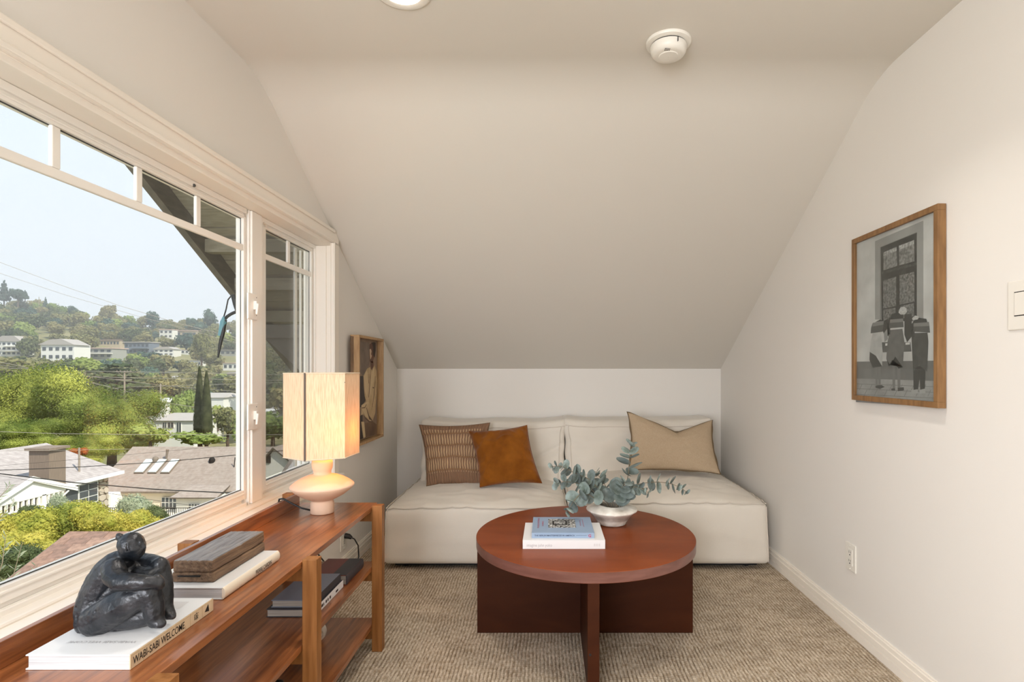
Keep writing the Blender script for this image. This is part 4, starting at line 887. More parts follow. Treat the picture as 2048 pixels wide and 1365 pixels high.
draw(grey(176, 120, 120), [(258, 372), (336, 338), (336, 362), (258, 392)], [(350, 332), (440, 298), (440, 322), (350, 356)])
draw(grey(84, 58, 70), [(250, 486), (456, 430), (456, 446), (250, 502)])
draw(grey(78, 128, 110), [(256, 540), (334, 515), (334, 690), (256, 705)], [(354, 508), (442, 486), (442, 664), (354, 682)], [(258, 712), (330, 700), (330, 770), (258, 778)], [(360, 690), (440, 672), (440, 750), (360, 766)])
draw(grey(96, 112, 10), [(95, 1020), (575, 1014), (575, 1135), (95, 1120)])
draw(grey(148, 128, 16), [(95, 1120), (575, 1135), (575, 1290), (95, 1260)])
for y0_, y1_ in ((1150, 1168), (1178, 1202), (1212, 1236)): draw(grey(104), [(95, y0_), (575, y1_), (575, y1_ + 3), (95, y0_ + 3)])
for a in (130, 190, 250, 310, 370, 440, 510): draw(grey(104), [(a, 1155), (a + 3, 1155), (a - 14, 1190), (a - 17, 1190)], [(a + 30, 1186), (a + 33, 1186), (a + 14, 1225), (a + 11, 1225)])
draw(grey(88), [(250, 905), (420, 905), (425, 960), (255, 965)]); draw(grey(190), [(270, 912), (290, 910), (290, 924), (270, 926)], [(390, 908), (416, 906), (416, 918), (390, 920)])
# figures: legs, skirts, jackets, satchels, heads
draw(grey(108), [(206, 975), (222, 985), (226, 1170), (214, 1172)], [(224, 1000), (243, 1020), (243, 1160), (230, 1165)], [(310, 1010), (330, 1010), (328, 1185), (314, 1185)], [(338, 1020), (360, 1040), (360, 1180), (344, 1182)])
draw(grey(58), [(436, 1050), (510, 1040), (505, 1190), (478, 1192), (474, 1120), (464, 1195), (438, 1195)])
draw(grey(176, 160), [(196, 850), (244, 845), (250, 900), (252, 1048), (214, 985), (178, 962), (184, 900)]); draw(grey(70), [(178, 962), (214, 985), (252, 1048), (196, 1056), (176, 1010)])
draw(grey(92, 104), [(300, 832), (372, 825), (384, 900), (374, 1052), (330, 990), (300, 1040), (276, 1000), (284, 900)]); draw(grey(54), [(276, 1000), (300, 1040), (330, 990), (374, 1052), (350, 1062), (310, 1010), (290, 1048)])
draw(grey(82, 70), [(440, 850), (520, 848), (526, 900), (518, 1080), (470, 1040), (436, 1080), (428, 930)])
draw(grey(66), [(240, 790), (286, 765), (292, 870), (262, 855)], [(286, 780), (300, 745), (300, 860), (284, 860)], [(384, 740), (428, 735), (428, 870), (400, 905), (384, 860)], [(425, 800), (445, 770), (445, 860), (428, 930)])
draw(grey(128, 140), [(262, 850), (282, 825), (286, 885), (266, 905)])
draw(grey(86), [(196, 790), (262, 778), (256, 842), (184, 852), (186, 820)], [(300, 768), (376, 762), (380, 815), (292, 822)], [(440, 790), (530, 784), (536, 848), (436, 842)])
draw(grey(120), [(196, 790), (262, 778), (260, 800), (194, 812)], [(300, 768), (376, 762), (378, 784), (298, 790)], [(440, 790), (530, 784), (532, 808), (438, 812)])
draw(grey(62), [(305, 740), (340, 728), (378, 742), (376, 764), (300, 770)], [(440, 772), (470, 760), (515, 766), (520, 786), (440, 792)], [(210, 786), (240, 770), (262, 778)])
draw(grey(190, 150, 200), [(352, 715), (362, 698), (382, 694), (398, 704), (400, 724), (386, 740), (362, 740), (350, 730)], [(430, 762), (448, 746), (470, 752), (466, 768), (434, 776)])
draw(grey(60), [(212, 1165), (228, 1160), (250, 1160), (268, 1170), (240, 1182), (214, 1176)], [(306, 1180), (328, 1178), (330, 1192), (308, 1192)], [(344, 1175), (380, 1172), (382, 1190), (346, 1196)])
draw(grey(150), [(424, 1190), (464, 1184), (466, 1208), (430, 1210)], [(474, 1188), (508, 1180), (510, 1206), (476, 1212)])
done()

po, xp = pframe('framed_painting', 'brown painting of a seated robed figure in a deep oak frame behind the lamp', XL, 1, 3.128, 3.596, 0.677, 1.314, 0.052, 0.015, 0.030, M['frameoak'], glass=False)
draw, done = printer(po, xp, 1, lambda a, b: (690 + a / 5.46, 650 + b / 5.46))
def tone(nm, c, c2=None, s_=12):
    if nm not in M: M[nm] = mat('paint_' + nm, c, 0.6, col2=c2, nscale=s_, detail=4)
    return M[nm]
bgp = tone('umber', (122, 100, 82), (146, 124, 104), 10)
draw(bgp, [(60, 120), (352, 175), (350, 1200), (60, 1300)])
draw(tone('grey umber', (128, 112, 98), (108, 92, 80)), [(160, 180), (268, 196), (262, 440), (200, 560), (160, 520)])
draw(tone('dark umber', (58, 46, 38)), [(60, 560), (200, 560), (210, 700), (240, 800), (180, 900), (60, 900)], [(150, 1000), (190, 985), (200, 1240), (150, 1260)])
draw(tone('chair', (120, 92, 66), (96, 72, 52)), [(216, 1075), (305, 1055), (345, 1090), (345, 1195), (222, 1235)])
draw(tone('skin', (112, 74, 52), (84, 54, 40)), [(268, 215), (290, 196), (330, 198), (334, 260), (322, 340), (300, 420), (272, 400), (264, 300)], [(276, 400), (312, 400), (312, 500), (284, 510)])
draw(tone('hair', (44, 32, 26)), [(290, 196), (318, 190), (334, 198), (334, 280), (322, 360), (308, 330), (306, 240)])
draw(tone('light skin', (206, 178, 148)), [(268, 270), (282, 262), (290, 290), (284, 320), (292, 340), (284, 366), (276, 380), (272, 340)])
draw(tone('robe', (204, 178, 136), (182, 154, 112), 20), [(200, 560), (240, 480), (276, 462), (290, 500), (320, 440), (342, 500), (350, 600), (345, 760), (330, 960), (300, 1050), (270, 1052), (225, 1010), (200, 980), (175, 985), (178, 880), (230, 840), (215, 780), (205, 680)])
draw(tone('robe light', (208, 184, 142)), [(206, 570), (240, 492), (252, 560), (250, 700), (236, 790), (216, 720)], [(290, 520), (318, 462), (322, 560), (290, 700), (268, 800), (262, 760)], [(180, 885), (240, 840), (262, 850), (225, 900), (180, 905)], [(185, 920), (225, 915), (262, 1030), (225, 1000)], [(176, 1060), (208, 1060), (224, 1225), (200, 1238)])
ln = tone('robe line', (92, 66, 44))
draw(ln, [(276, 470), (279, 470), (274, 640), (262, 790), (256, 800), (268, 640)], [(250, 540), (253, 540), (262, 640), (258, 642)], [(232, 905), (236, 905), (262, 990), (296, 1040), (300, 1054), (262, 1030)], [(330, 560), (333, 560), (320, 760), (300, 900), (296, 900), (314, 760)], [(300, 680), (318, 684), (314, 696), (302, 692)], [(180, 905), (214, 900), (232, 868), (236, 872), (218, 908), (182, 912)], [(200, 985), (225, 1015), (268, 1056), (300, 1054), (300, 1062), (262, 1066), (220, 1024)])
done()

# ------------------------------------------------------------------ sockets, switch, smoke alarm, ceiling lamps
def outlet(name, xw, sgn, y0, y1, z0, z1, label):
    o = empty(name, (xw, (y0 + y1) / 2, z0), label, 'power outlet'); X = lambda d: (min(xw, xw + sgn * d), max(xw, xw + sgn * d))
    MB().box(*X(0.006), y0, y1, z0, z1).build('cover_plate', M['plastic'], o, bevel=0.0025)
    yc = (y0 + y1) / 2; h = (z1 - z0); f = MB().box(*X(0.0078), yc - 0.017, yc + 0.017, z0 + h * .2, z0 + h * .8).build('socket_face', M['plastic'], o, bevel=0.0015)
    mb = MB(); xa, xb = sorted((xw + sgn * 0.0076, xw + sgn * 0.0082))
    for zc_ in (z0 + h * 0.35, z0 + h * 0.66):
        mb.box(xa, xb, yc + 0.005, yc + 0.007, zc_ - 0.002, zc_ + 0.008); mb.box(xa, xb, yc - 0.007, yc - 0.005, zc_ - 0.001, zc_ + 0.007); mb.ball((xw + sgn * .0078, yc, zc_ - 0.0085), 0.0026, 8, 6)
    mb.build('slots', M['dark'], o)
    for z in (z0 + h * .08, z0 + h * .92): MB().ball((xw + sgn * 0.006, yc, z), 0.0026, 8, 6).build('screw', M['plastic'], o)
outlet('power_outlet', XR, -1, 2.291, 2.368, 0.263, 0.379, 'white power outlet low on the right wall')
outlet('power_outlet', XL, 1, 2.975, 3.065, 0.125, 0.250, 'white power outlet behind the console holding the lamp plug')
sw = empty('switch_plate', (XR, 1.46, 1.226), 'white wall switch plate at the right edge of the picture', 'switch')
MB().box(XR - 0.006, XR, 1.395, 1.532, 1.226, 1.362).build('plate', M['plastic'], sw, bevel=0.003)
MB().box(XR - 0.0085, XR - 0.006, 1.41, 1.507, 1.266, 1.328).build('rocker', M['plastic'], sw, bevel=0.001); MB().box(XR - 0.0065, XR - 0.0060, 1.408, 1.509, 1.2635, 1.3305).build('gap', M['dark'], sw)
# smoke alarm
SX, SY = 0.420, 1.925
sa = empty('smoke_alarm', (SX, SY, ZC), 'round white smoke alarm on the ceiling', 'smoke alarm')
def lz(pr): return [(r, -z) for r, z in pr]
MB().lathe(lz([(0.001, 0.0), (0.0785, 0.0), (0.0785, 0.005), (0.076, 0.009), (0.066, 0.012), (0.001, 0.012)]), (SX, SY, ZC - 0.0005), 64, close=False).build('base_ring', M['plastic'], sa, smooth=True)
MB().lathe(lz([(0.001, 0.012), (0.060, 0.012), (0.060, 0.017), (0.001, 0.017)]), (SX, SY, ZC), 48, close=False).build('vent_gap', M['dark'], sa)
MB().lathe(lz([(0.001, 0.0165), (0.0625, 0.0165), (0.0635, 0.020), (0.0610, 0.036), (0.054, 0.046), (0.046, 0.049), (0.034, 0.0495), (0.032, 0.052), (0.001, 0.053)]), (SX, SY, ZC), 64, close=False).build('cap', M['plastic'], sa, smooth=True)
mb = MB()
for i in range(4):
    for j in range(3): mb.tube([(SX - 0.02 + i * 0.005, SY + 0.030 + j * 0.005 - 0.075, ZC - 0.048), (SX - 0.02 + i * 0.005, SY + 0.030 + j * 0.005 - 0.075, ZC - 0.0502)], 0.0014, 6)
mb.build('sound_holes', M['dark'], sa)
MB().box(SX + 0.018, SX + 0.020, SY - 0.0645, SY - 0.058, ZC - 0.032, ZC - 0.018).build('tab_slot', M['dark'], sa)
M['lens'] = mat('lamp_lens', (255, 240, 220), 0.4, emit=(255, 232, 200), es=9)
for k, (x_, y_, lab) in enumerate(((-0.444, 1.664, 'glowing recessed ceiling lamp at the top edge of the picture'),)):
    cl = empty('ceiling_lamp', (x_, y_, ZC), lab, 'ceiling lamp')
    MB().lathe(lz([(0.058, 0.0), (0.0865, 0.0), (0.086, 0.003), (0.080, 0.005), (0.064, 0.0045), (0.058, 0.002)]), (x_, y_, ZC - 0.0003), 64, close=False).build('trim_ring', M['plastic'], cl, smooth='all')
    MB().lathe(lz([(0.001, 0.003), (0.060, 0.003)]), (x_, y_, ZC), 48, close=False).build('lens', M['lens'], cl)
# ================================================================== OUTSIDE
def interp(x, xs, ys):
    if x <= xs[0]: return ys[0]
    for i in range(1, len(xs)):
        if x <= xs[i]: t = (x - xs[i - 1]) / (xs[i] - xs[i - 1]); return ys[i - 1] + (ys[i] - ys[i - 1]) * t
    return ys[-1]
YR = 330.0; HAZE = 0.00105
def ridge(u):   # elevation tangent of the far ridge
    return interp(u, [-2.2, -1.3, -1.0, -0.86, -0.78, -0.72, -0.6, -0.5, -0.3, 0.2], [0.20, 0.15, 0.107, 0.092, 0.076, 0.070, 0.060, 0.058, 0.040, 0.02])
def G(X, Y):
    if Y < 112: return interp(Y, [-50, 0, 15, 22, 33, 42, 50, 112], [-5, -5, -6, -7, -8.4, -11.2, -12.3, -13])
    zr = EYE + ridge(X / Y) * YR; t = min(1, (Y - 112) / (YR - 112))
    z = -13 + (zr + 13) * (t ** 1.15) + 2.2 * fbm(X, Y, 0, 0.018) * math.sin(math.pi * t)
    if Y > YR: z = zr - (Y - YR) * 0.12
    return z
def hit(px, py, y0=60, y1=YR):
    """depth at which the sight line through a photograph pixel meets the ground"""
    Y = y0
    while Y < y1:
        p = P(px, py, Y)
        if p.z < G(p.x, Y): return Y
        Y += 0.5
    return y1
M['hill'] = mat('dry_hillside', (116, 120, 82), 0.95, col2=(152, 144, 106), nscale=0.05, detail=8, bump=0.3, bscale=0.4, spec=0.1)
us = np.linspace(-2.3, 0.25, 90); ys = np.concatenate([np.linspace(-20, 50, 36), np.linspace(52, 112, 24), np.linspace(116, 480, 70)])
V = []; Fc = []
for Y in ys:
    for u in us:
        X = u * max(Y, 30); V.append((X, Y, G(X, max(Y, 1)) if Y > 1 else -5))
nu = len(us)
for i in range(len(ys) - 1):
    for j in range(nu - 1): Fc.append((i * nu + j, i * nu + j + 1, (i + 1) * nu + j + 1, (i + 1) * nu + j))
gnd = MB().add(V, Fc).build('hillside_ground', M['hill'], smooth='all', loc=(0, 0, 0)); struct(gnd)

# ---------------- trees
def leafmat(name, c, c2, rand=0.2, ns=0.6):
    m = mat(name, c, 0.75, col2=c2, nscale=ns, rand=rand, contrast=(0.35, 0.65), spec=0.2)
    n = m.node_tree.nodes; L = m.node_tree.links; b = n['Principled BSDF']; t = n.new('ShaderNodeBsdfTranslucent'); x = n.new('ShaderNodeMixShader'); x.inputs[0].default_value = 0.3
    src = b.inputs['Base Color'].links[0].from_socket; L.new(src, t.inputs[0]); L.new(b.outputs[0], x.inputs[1]); L.new(t.outputs[0], x.inputs[2]); L.new(x.outputs[0], n['Material Output'].inputs[0]); return m
M['bark'] = mat('bark', (96, 82, 68), 0.9, col2=(70, 58, 48), nscale=6)
LMAT = {
 'olive': leafmat('olive_green_foliage', (122, 124, 78), (160, 154, 106)), 'dark': leafmat('dark_green_foliage', (78, 92, 62), (112, 122, 80)),
 'bright': leafmat('bright_green_foliage', (86, 106, 44), (186, 192, 96), 0.15, 0.9),
 'light': leafmat('light_green_foliage', (128, 146, 74), (158, 170, 98), 0.2), 'yellow': leafmat('yellow_green_foliage', (198, 190, 92), (150, 156, 66), 0.15, 1.5),
 'blue': leafmat('blue_green_foliage', (74, 100, 88), (98, 124, 108)), 'cypress': leafmat('cypress_foliage', (66, 76, 46), (104, 108, 74), 0.1, 1.6),
 'rust': leafmat('rust_red_foliage', (176, 84, 48), (196, 120, 70), 0.1), 'silver': leafmat('silver_green_foliage', (150, 160, 132), (178, 186, 160), 0.1, 5)}
def crown_mesh(name, lobes, nleaf, size, mk, seed, flat=1.0, core=0.80, quadr=1.0):
    """lobes: (x,y,z,rx,rz) in units of crown radius; leaf cards scattered over lumpy lobes, opaque cores inside"""
    rs = np.random.RandomState(seed); V = []; Fc = []
    vol = np.array([l[3] ** 2 for l in lobes]); vol = vol / vol.sum()
    ncard = int(nleaf)
    pick = rs.choice(len(lobes), ncard, p=vol)
    d = rs.normal(size=(ncard, 3)); d /= np.linalg.norm(d, axis=1)[:, None]; rad = 0.95 + rs.normal(size=ncard) * 0.13
    Lb = np.array(lobes)[pick]; c = Lb[:, :3] + d * rad[:, None] * np.stack([Lb[:, 3], Lb[:, 3], Lb[:, 4]], 1)
    nrm = d + rs.normal(size=(ncard, 3)) * 0.7; nrm /= np.linalg.norm(nrm, axis=1)[:, None]
    a = np.cross(nrm, rs.normal(size=(ncard, 3))); a /= np.linalg.norm(a, axis=1)[:, None]; b = np.cross(nrm, a) * flat
    s = size * (0.6 + 0.8 * rs.rand(ncard))[:, None]; a = a * s; b = b * s * quadr
    Vn = np.stack([c - a, c - b * .8, c + a, c + b * .8], 1).reshape(-1, 3)
    V = Vn.tolist(); Fc = [(4 * i, 4 * i + 1, 4 * i + 2, 4 * i + 3) for i in range(ncard)]
    mb = MB(); mb.add(V, Fc)
    for l in lobes:
        k0 = len(mb.v); mb.ball((l[0], l[1], l[2]), 1.0, 10, 7, (l[3] * core, l[3] * core, l[4] * core))
        for i in range(k0, len(mb.v)):
            x, y, z = mb.v[i]; q = 1 + 0.16 * fbm(x, y, z, 5); mb.v[i] = (l[0] + (x - l[0]) * q, l[1] + (y - l[1]) * q, l[2] + (z - l[2]) * q)
    me = bpy.data.meshes.new(name); me.from_pydata(mb.v, [], mb.f); me.materials.append(LMAT[mk]); return me
def lobes_round(seed, n, spread=0.55, r=(0.4, 0.6), zc=1.0, zs=0.5):
    rs = random.Random(seed); L_ = [(0, 0, zc, 0.66, 0.60)]
    for k in range(n):
        a = 2 * math.pi * k / n + rs.uniform(-.6, .6); q = rs.uniform(r[0] * .8, r[1]); L_.append((spread * math.cos(a) * rs.uniform(.4, 1.15), spread * math.sin(a) * rs.uniform(.4, 1.15), zc + rs.uniform(-zs, zs * 1.1), q, q * rs.uniform(.75, 1.0)))
    return L_
TRUNK = MB().tube([(0, 0, -0.6), (0.02, 0, 0.3), (-0.03, 0.02, 0.9)], [0.11, 0.08, 0.05], 7).build('trunk', M['bark'], loc=(0, 0, 0)); TR_ME = TRUNK.data; bpy.data.objects.remove(TRUNK)
PROTO = {}
for mk in ('olive', 'dark', 'blue'):
    PROTO[mk] = [crown_mesh('crown', lobes_round(3 + k, 6), 950, 0.10, mk, k, core=0.70) for k in range(2)]
PROTO['brighth'] = [crown_mesh('crown', lobes_round(13, 6), 620, 0.11, 'light', 4)]
PROTO['pine'] = [crown_mesh('crown', [(0, 0, 0.5 + 0.42 * k, 0.8 - 0.13 * k, 0.24) for k in range(6)], 700, 0.12, 'blue', 9)]
PROTO['cedar'] = [crown_mesh('crown', [(0.1 * (-1) ** k, 0, 0.3 + 0.27 * k, 1.0 - 0.1 * k, 0.11) for k in range(8)], 2600, 0.075, 'dark', 10, core=0.7)]
def tree(proto, loc, r, h, label, group=None, cat='tree', name='hillside_tree', trunk=True, rz_=None):
    o = empty(name, loc, label, cat, group)
    c = bpy.data.objects.new('crown', random.choice(PROTO[proto])); COL.objects.link(c); c.parent = o; c.scale = (r, r, h); c.rotation_euler.z = random.uniform(0, 6.28) if rz_ is None else rz_
    if trunk:
        t = bpy.data.objects.new('trunk', TR_ME); COL.objects.link(t); t.parent = o; t.scale = (r, r, h)
    return o
random.seed(21)
LABEL = {'olive': 'olive green tree among the many on the far hillside', 'dark': 'dark green tree among the many on the far hillside', 'blue': 'blue green tree among the many on the far hillside', 'brighth': 'light green tree among the many on the far hillside'}
HOUSE_PX = []   # (x0,x1,ytop,ybase,Y) filled below so that trees keep clear of the house fronts
HH = [ # x0, x1, y roof, y base, wall, roof, kind, rows, cols, label
 (-6, 42, 672, 712, 'hw', 'rg', 'gable', 3, 5, 'white three storey house at the far left of the hillside'),
 (82, 148, 678, 722, 'hw', 'rg', 'shed', 2, 5, 'tall white house with a stepped roof on the left hillside'),
 (160, 224, 696, 717, 'hg', 'rp', 'flat', 2, 5, 'low grey house with a pink edged flat roof and dark balconies'),
 (194, 239, 680, 692, 'ht', 'rp', 'flat', 1, 7, 'tan house with a row of tall openings above the grey one'),
 (249, 298, 684, 708, 'hb', 'rg', 'flat', 2, 6, 'dark blue grey house with balconies halfway up the hill'),
 (308, 347, 694, 712, 'hw', 'rg', 'gable', 2, 4, 'small white gabled house right of the blue grey house'),
 (319, 345, 659, 677, 'hw', 'rp', 'flat', 2, 3, 'white flat roofed house on the ridge'),
 (352, 394, 661, 676, 'ht', 'rp', 'flat', 1, 4, 'long tan house on the ridge beside the white one'),
 (277, 300, 654, 663, 'hw', 'rg', 'flat', 1, 3, 'pale house under the leftmost ridge tree'),
 (362, 378, 700, 708, 'hw', 'rp', 'flat', 1, 2, 'tiny white house below the ridge houses'),
 (376, 402, 721, 733, 'hw', 'rg', 'flat', 1, 4, 'small white house behind the cypress tops'),
 (440, 482, 700, 711, 'hg', 'rg', 'flat', 1, 4, 'pale grey building at the right edge of the large pane'),
 (446, 486, 726, 740, 'hw', 'rp', 'flat', 1, 4, 'white building with a pink roof below the pale grey one'),
 (452, 482, 744, 757, 'ht', 'rg', 'gable', 1, 3, 'tan gabled house low on the right slope'),
 (336, 362, 752, 764, 'hw', 'rg', 'hip', 1, 3, 'pale hipped roof house in the valley trees'),
]
M['hw'] = mat('white_stucco', (226, 226, 222), 0.9); M['hg'] = mat('grey_stucco', (160, 162, 156), 0.9); M['ht'] = mat('tan_stucco', (190, 176, 152), 0.9); M['hb'] = mat('bluegrey_siding', (112, 122, 134), 0.9)
M['rg'] = mat('grey_roofing', (172, 166, 160), 0.9); M['rp'] = mat('pink_roofing', (204, 176, 166), 0.9); M['hwin'] = mat('far_window', (70, 78, 86), 0.3); M['balc'] = mat('balcony_paint', (226, 224, 216), 0.8)
hrecs = []
for (x0, x1, yt, yb, wm, rm_, kind, rows, cols, lab) in HH:
    xm = (x0 + x1) / 2; Y = hit(xm, yb + 2); a = P(x0, yb, Y); b = P(x1, yb, Y); top = P(xm, yt, Y).z; base = P(xm, yb, Y).z; base = min(base, G(xm, Y) if False else base)
    hrecs.append((x0, x1, yt, yb, Y)); wd = b.x - a.x; dp = wd * 0.6; hgt = top - base
    ho_ = empty('hillside_house', ((a.x + b.x) / 2, Y + dp / 2, base), lab, 'house')
    eave = hgt * (0.72 if kind in ('gable', 'shed', 'hip') else 0.93)
    MB().box(a.x, b.x, Y, Y + dp, base - 5, base + eave).build('wall', M[wm], ho_)
    mb = MB(); ov = 0.05 * wd
    if kind == 'flat': mb.box(a.x - ov * .6, b.x + ov * .6, Y - ov, Y + dp + ov, base + eave, base + hgt)
    elif kind == 'gable': mb.prism([(a.x - ov, Y - ov, base + eave), (b.x + ov, Y - ov, base + eave), (b.x - wd * .25, Y - ov, base + hgt), (a.x + wd * .25, Y - ov, base + hgt)], (0, dp, 0))
    elif kind == 'shed': mb.prism([(a.x - ov, Y - ov, base + eave), (b.x + ov, Y - ov, base + eave), (b.x - wd * .35, Y - ov, base + hgt), (a.x + wd * .3, Y - ov, base + hgt * .96)], (0, dp, 0))
    else:
        v = [(a.x - ov, Y - ov, base + eave), (b.x + ov, Y - ov, base + eave), (b.x + ov, Y + dp, base + eave), (a.x - ov, Y + dp, base + eave), (a.x + wd * .35, Y + dp * .5, base + hgt), (b.x - wd * .35, Y + dp * .5, base + hgt)]
        mb.add(v, [(0, 1, 5, 4), (1, 2, 5), (2, 3, 4, 5), (3, 0, 4), (0, 3, 2, 1)])
    mb.build('roof', M[rm_], ho_)
    me = None
    for r_ in range(rows):
        for c_ in range(cols):
            cw_ = wd / cols; wx = a.x + cw_ * (c_ + 0.5); wz = base + eave * ((r_ + 0.5) / rows)
            if me is None:
                w0_ = MB().box(wx - cw_ * .26, wx + cw_ * .26, Y - 0.12, Y + 0.05, wz - eave / rows * .2, wz + eave / rows * .22).build('window', M['hwin'], ho_); me = w0_; ox, oz = wx, wz
            else:
                c = me.copy(); COL.objects.link(c); c.location = (wx - ox, 0, wz - oz)
    if wm in ('hg', 'hb') or rows == 3:
        for r_ in range(1, rows): MB().box(a.x + wd * .3, b.x + .3, Y - 1.2, Y, base + eave * r_ / rows - .2, base + eave * r_ / rows + .1).build('balcony', M['balc'] if wm != 'hb' else M['hb'], ho_)
def blocked(px, pytop, pybot, pr, Y):
    for (x0, x1, yt, yb, hy) in hrecs:
        if Y < hy + 3 and px + pr > x0 + 3 and px - pr < x1 - 3 and pytop < yb - 3 and pybot > yt: return True
    return False
n_tr = 0; tries = 0; placed = []; HT = []
while n_tr < 285 and tries < 9000:
    tries += 1
    px = random.uniform(-60, 640); Y = 118 + (YR + 6 - 118) * random.random() ** 0.8; X = (px - VX) / F * Y; r = random.uniform(2.9, 5.3); h = r * random.uniform(0.75, 1.0); z = G(X, Y)
    pr = r / Y * F; pt = VY - (z + 1.55 * h - EYE) / Y * F; pb = VY - (z - EYE) / Y * F
    if blocked(px, pt, pb, pr * 0.8, Y): continue
    if px < 190 and 60 < px and 722 < pb < 745 and random.random() < .6: continue
    if any((X - a) ** 2 + (Y - b) ** 2 < (0.62 * (r + c)) ** 2 for a, b, c in placed): continue
    placed.append((X, Y, r)); k = random.choices(['olive', 'dark', 'blue', 'brighth'], [5, 3, 1.5, 1.2])[0]
    t_ = tree(k, (X, Y, z + 0.1 * r), r, h, LABEL[k], 'trees covering the far hillside'); n_tr += 1; HT.append((t_, k, px, (pt + pb) / 2))
ADJ = {'olive': 'olive green', 'dark': 'dark green', 'blue': 'blue green', 'brighth': 'light green'}
MARK = ['white house at the far left', 'tall stepped white house', 'grey house with pink roof edge', 'tan house with openings', 'blue grey house', 'small white gabled house', 'white ridge house', 'long tan ridge house', 'pale house under the ridge tree', 'tiny white house', 'house behind the cypress tops', 'pale grey right building', 'pink roofed white building', 'tan gabled house', 'hipped valley house']
bag = {}
for t_, k, px, py in HT:
    best = min(range(len(hrecs)), key=lambda i: ((hrecs[i][0] + hrecs[i][1]) / 2 - px) ** 2 + ((hrecs[i][2] + hrecs[i][3]) / 2 - py) ** 2)
    dx = px - (hrecs[best][0] + hrecs[best][1]) / 2; dy = py - (hrecs[best][2] + hrecs[best][3]) / 2
    w_ = ('right of' if dx > 0 else 'left of') if abs(dx) > abs(dy) else ('below' if dy > 0 else 'above')
    bag.setdefault((k, best, w_), []).append((dx * dx + dy * dy, t_))
ORD = ['nearest', 'second nearest', 'third nearest', 'fourth nearest', 'fifth nearest', 'sixth nearest', 'seventh nearest', 'eighth nearest', 'ninth nearest', 'tenth nearest', 'eleventh nearest', 'twelfth nearest', 'thirteenth nearest', 'fourteenth nearest', 'fifteenth nearest', 'sixteenth nearest', 'seventeenth nearest', 'eighteenth nearest', 'nineteenth nearest', 'twentieth nearest', 'twenty first nearest', 'twenty second nearest', 'twenty third nearest', 'twenty fourth nearest']
for (k, bi, w_), lst in bag.items():
    lst.sort(key=lambda q: q[0])
    for i, (_, t_) in enumerate(lst): t_['label'] = '%s hillside tree, %s %s the %s' % (ADJ[k], ORD[min(i, 23)] if len(lst) > 1 else 'just', w_, MARK[bi])
# ridge and other single trees one can point to
def at_ridge(px, ybase, Y): p = P(px, ybase, Y); return (p.x, Y, p.z)
for (px, yb, wpx, hpx, k, lab) in [
    (306, 668, 30, 42, 'blue', 'big round tree standing on the ridge left of the ridge houses'), (385, 664, 24, 26, 'blue', 'smaller round tree on the ridge right of the tan house'),
    (419, 664, 30, 36, 'blue', 'broad round tree on the ridge by the window post'), (286, 662, 24, 28, 'olive', 'airy tree on the ridge above the pale house'),
    (91, 620, 13, 26, 'pine', 'single dark conifer breaking the skyline'), (8, 606, 26, 46, 'pine', 'tall conifer at the upper left skyline'), (36, 606, 30, 26, 'blue', 'dark skyline tree right of the tall conifer'),
    (50, 600, 16, 20, 'pine', 'short pointed conifer on the left skyline'), (145, 640, 20, 26, 'blue', 'round bluish tree below the left skyline'), (217, 640, 28, 28, 'olive', 'round skyline tree above the tan house'),
    (403, 722, 38, 52, 'olive', 'large grey green tree behind the cypress tops'), (55, 722, 38, 44, 'dark', 'dark tree between the two white hillside houses'), (95, 735, 40, 34, 'olive', 'olive tree below the tall white house')]:
    Y = 318 if yb < 670 else 205; p = P(px, yb, Y); r = wpx / 2 / F * Y * 1.0; h = hpx / F * Y / 1.6
    tree(k, (p.x, Y, p.z), r, h if k != 'pine' else h / 1.8, lab)
# valley trees
cdr = at_ridge(232, 812, 108); tree('cedar', cdr, 7.6, 3.6, 'wide layered dark cedar behind the bright green tree', name='cedar_tree')
for (px, yb, wpx, hpx, k, lab, Y) in [
    (300, 800, 50, 44, 'olive', 'olive tree in the valley right of the cedar', 118), (345, 800, 60, 36, 'olive', 'low grey green tree behind the roofs', 112), (365, 848, 46, 58, 'brighth', 'pale green tree left of the cypresses', 84),
    (436, 850, 36, 34, 'brighth', 'yellow green tree right of the cypresses', 84), (455, 880, 60, 60, 'olive', 'bushy tree right of the cypress foot', 70), (470, 800, 60, 44, 'olive', 'tree in front of the right slope houses', 118),
    (450, 790, 60, 36, 'dark', 'dark tree on the lower right slope', 130), (520, 820, 80, 80, 'dark', 'dark tree seen in the narrow window', 100), (545, 890, 90, 60, 'brighth', 'green tree low in the narrow window', 62),
    (585, 850, 90, 70, 'olive', 'tree behind the lamp shade in the narrow window', 80), (20, 770, 120, 50, 'olive', 'tree behind the bright green tree at the far left', 125), (110, 765, 100, 34, 'dark', 'dark tree behind the bright green tree', 130),
    (175, 750, 60, 30, 'brighth', 'light green tree above the bright green tree', 135), (495, 900, 60, 60, 'brighth', 'small green tree by the window post', 58), (300, 895, 70, 38, 'brighth', 'light green shrubbery above the brown roof', 62), (400, 893, 90, 26, 'brighth', 'low shrubbery along the brown roof', 60)]:
    p = P(px, yb, Y); r = wpx / 2 / F * Y; h = hpx / F * Y / 1.6; tree(k, (p.x, Y, p.z), r, h, lab, name='valley_tree')
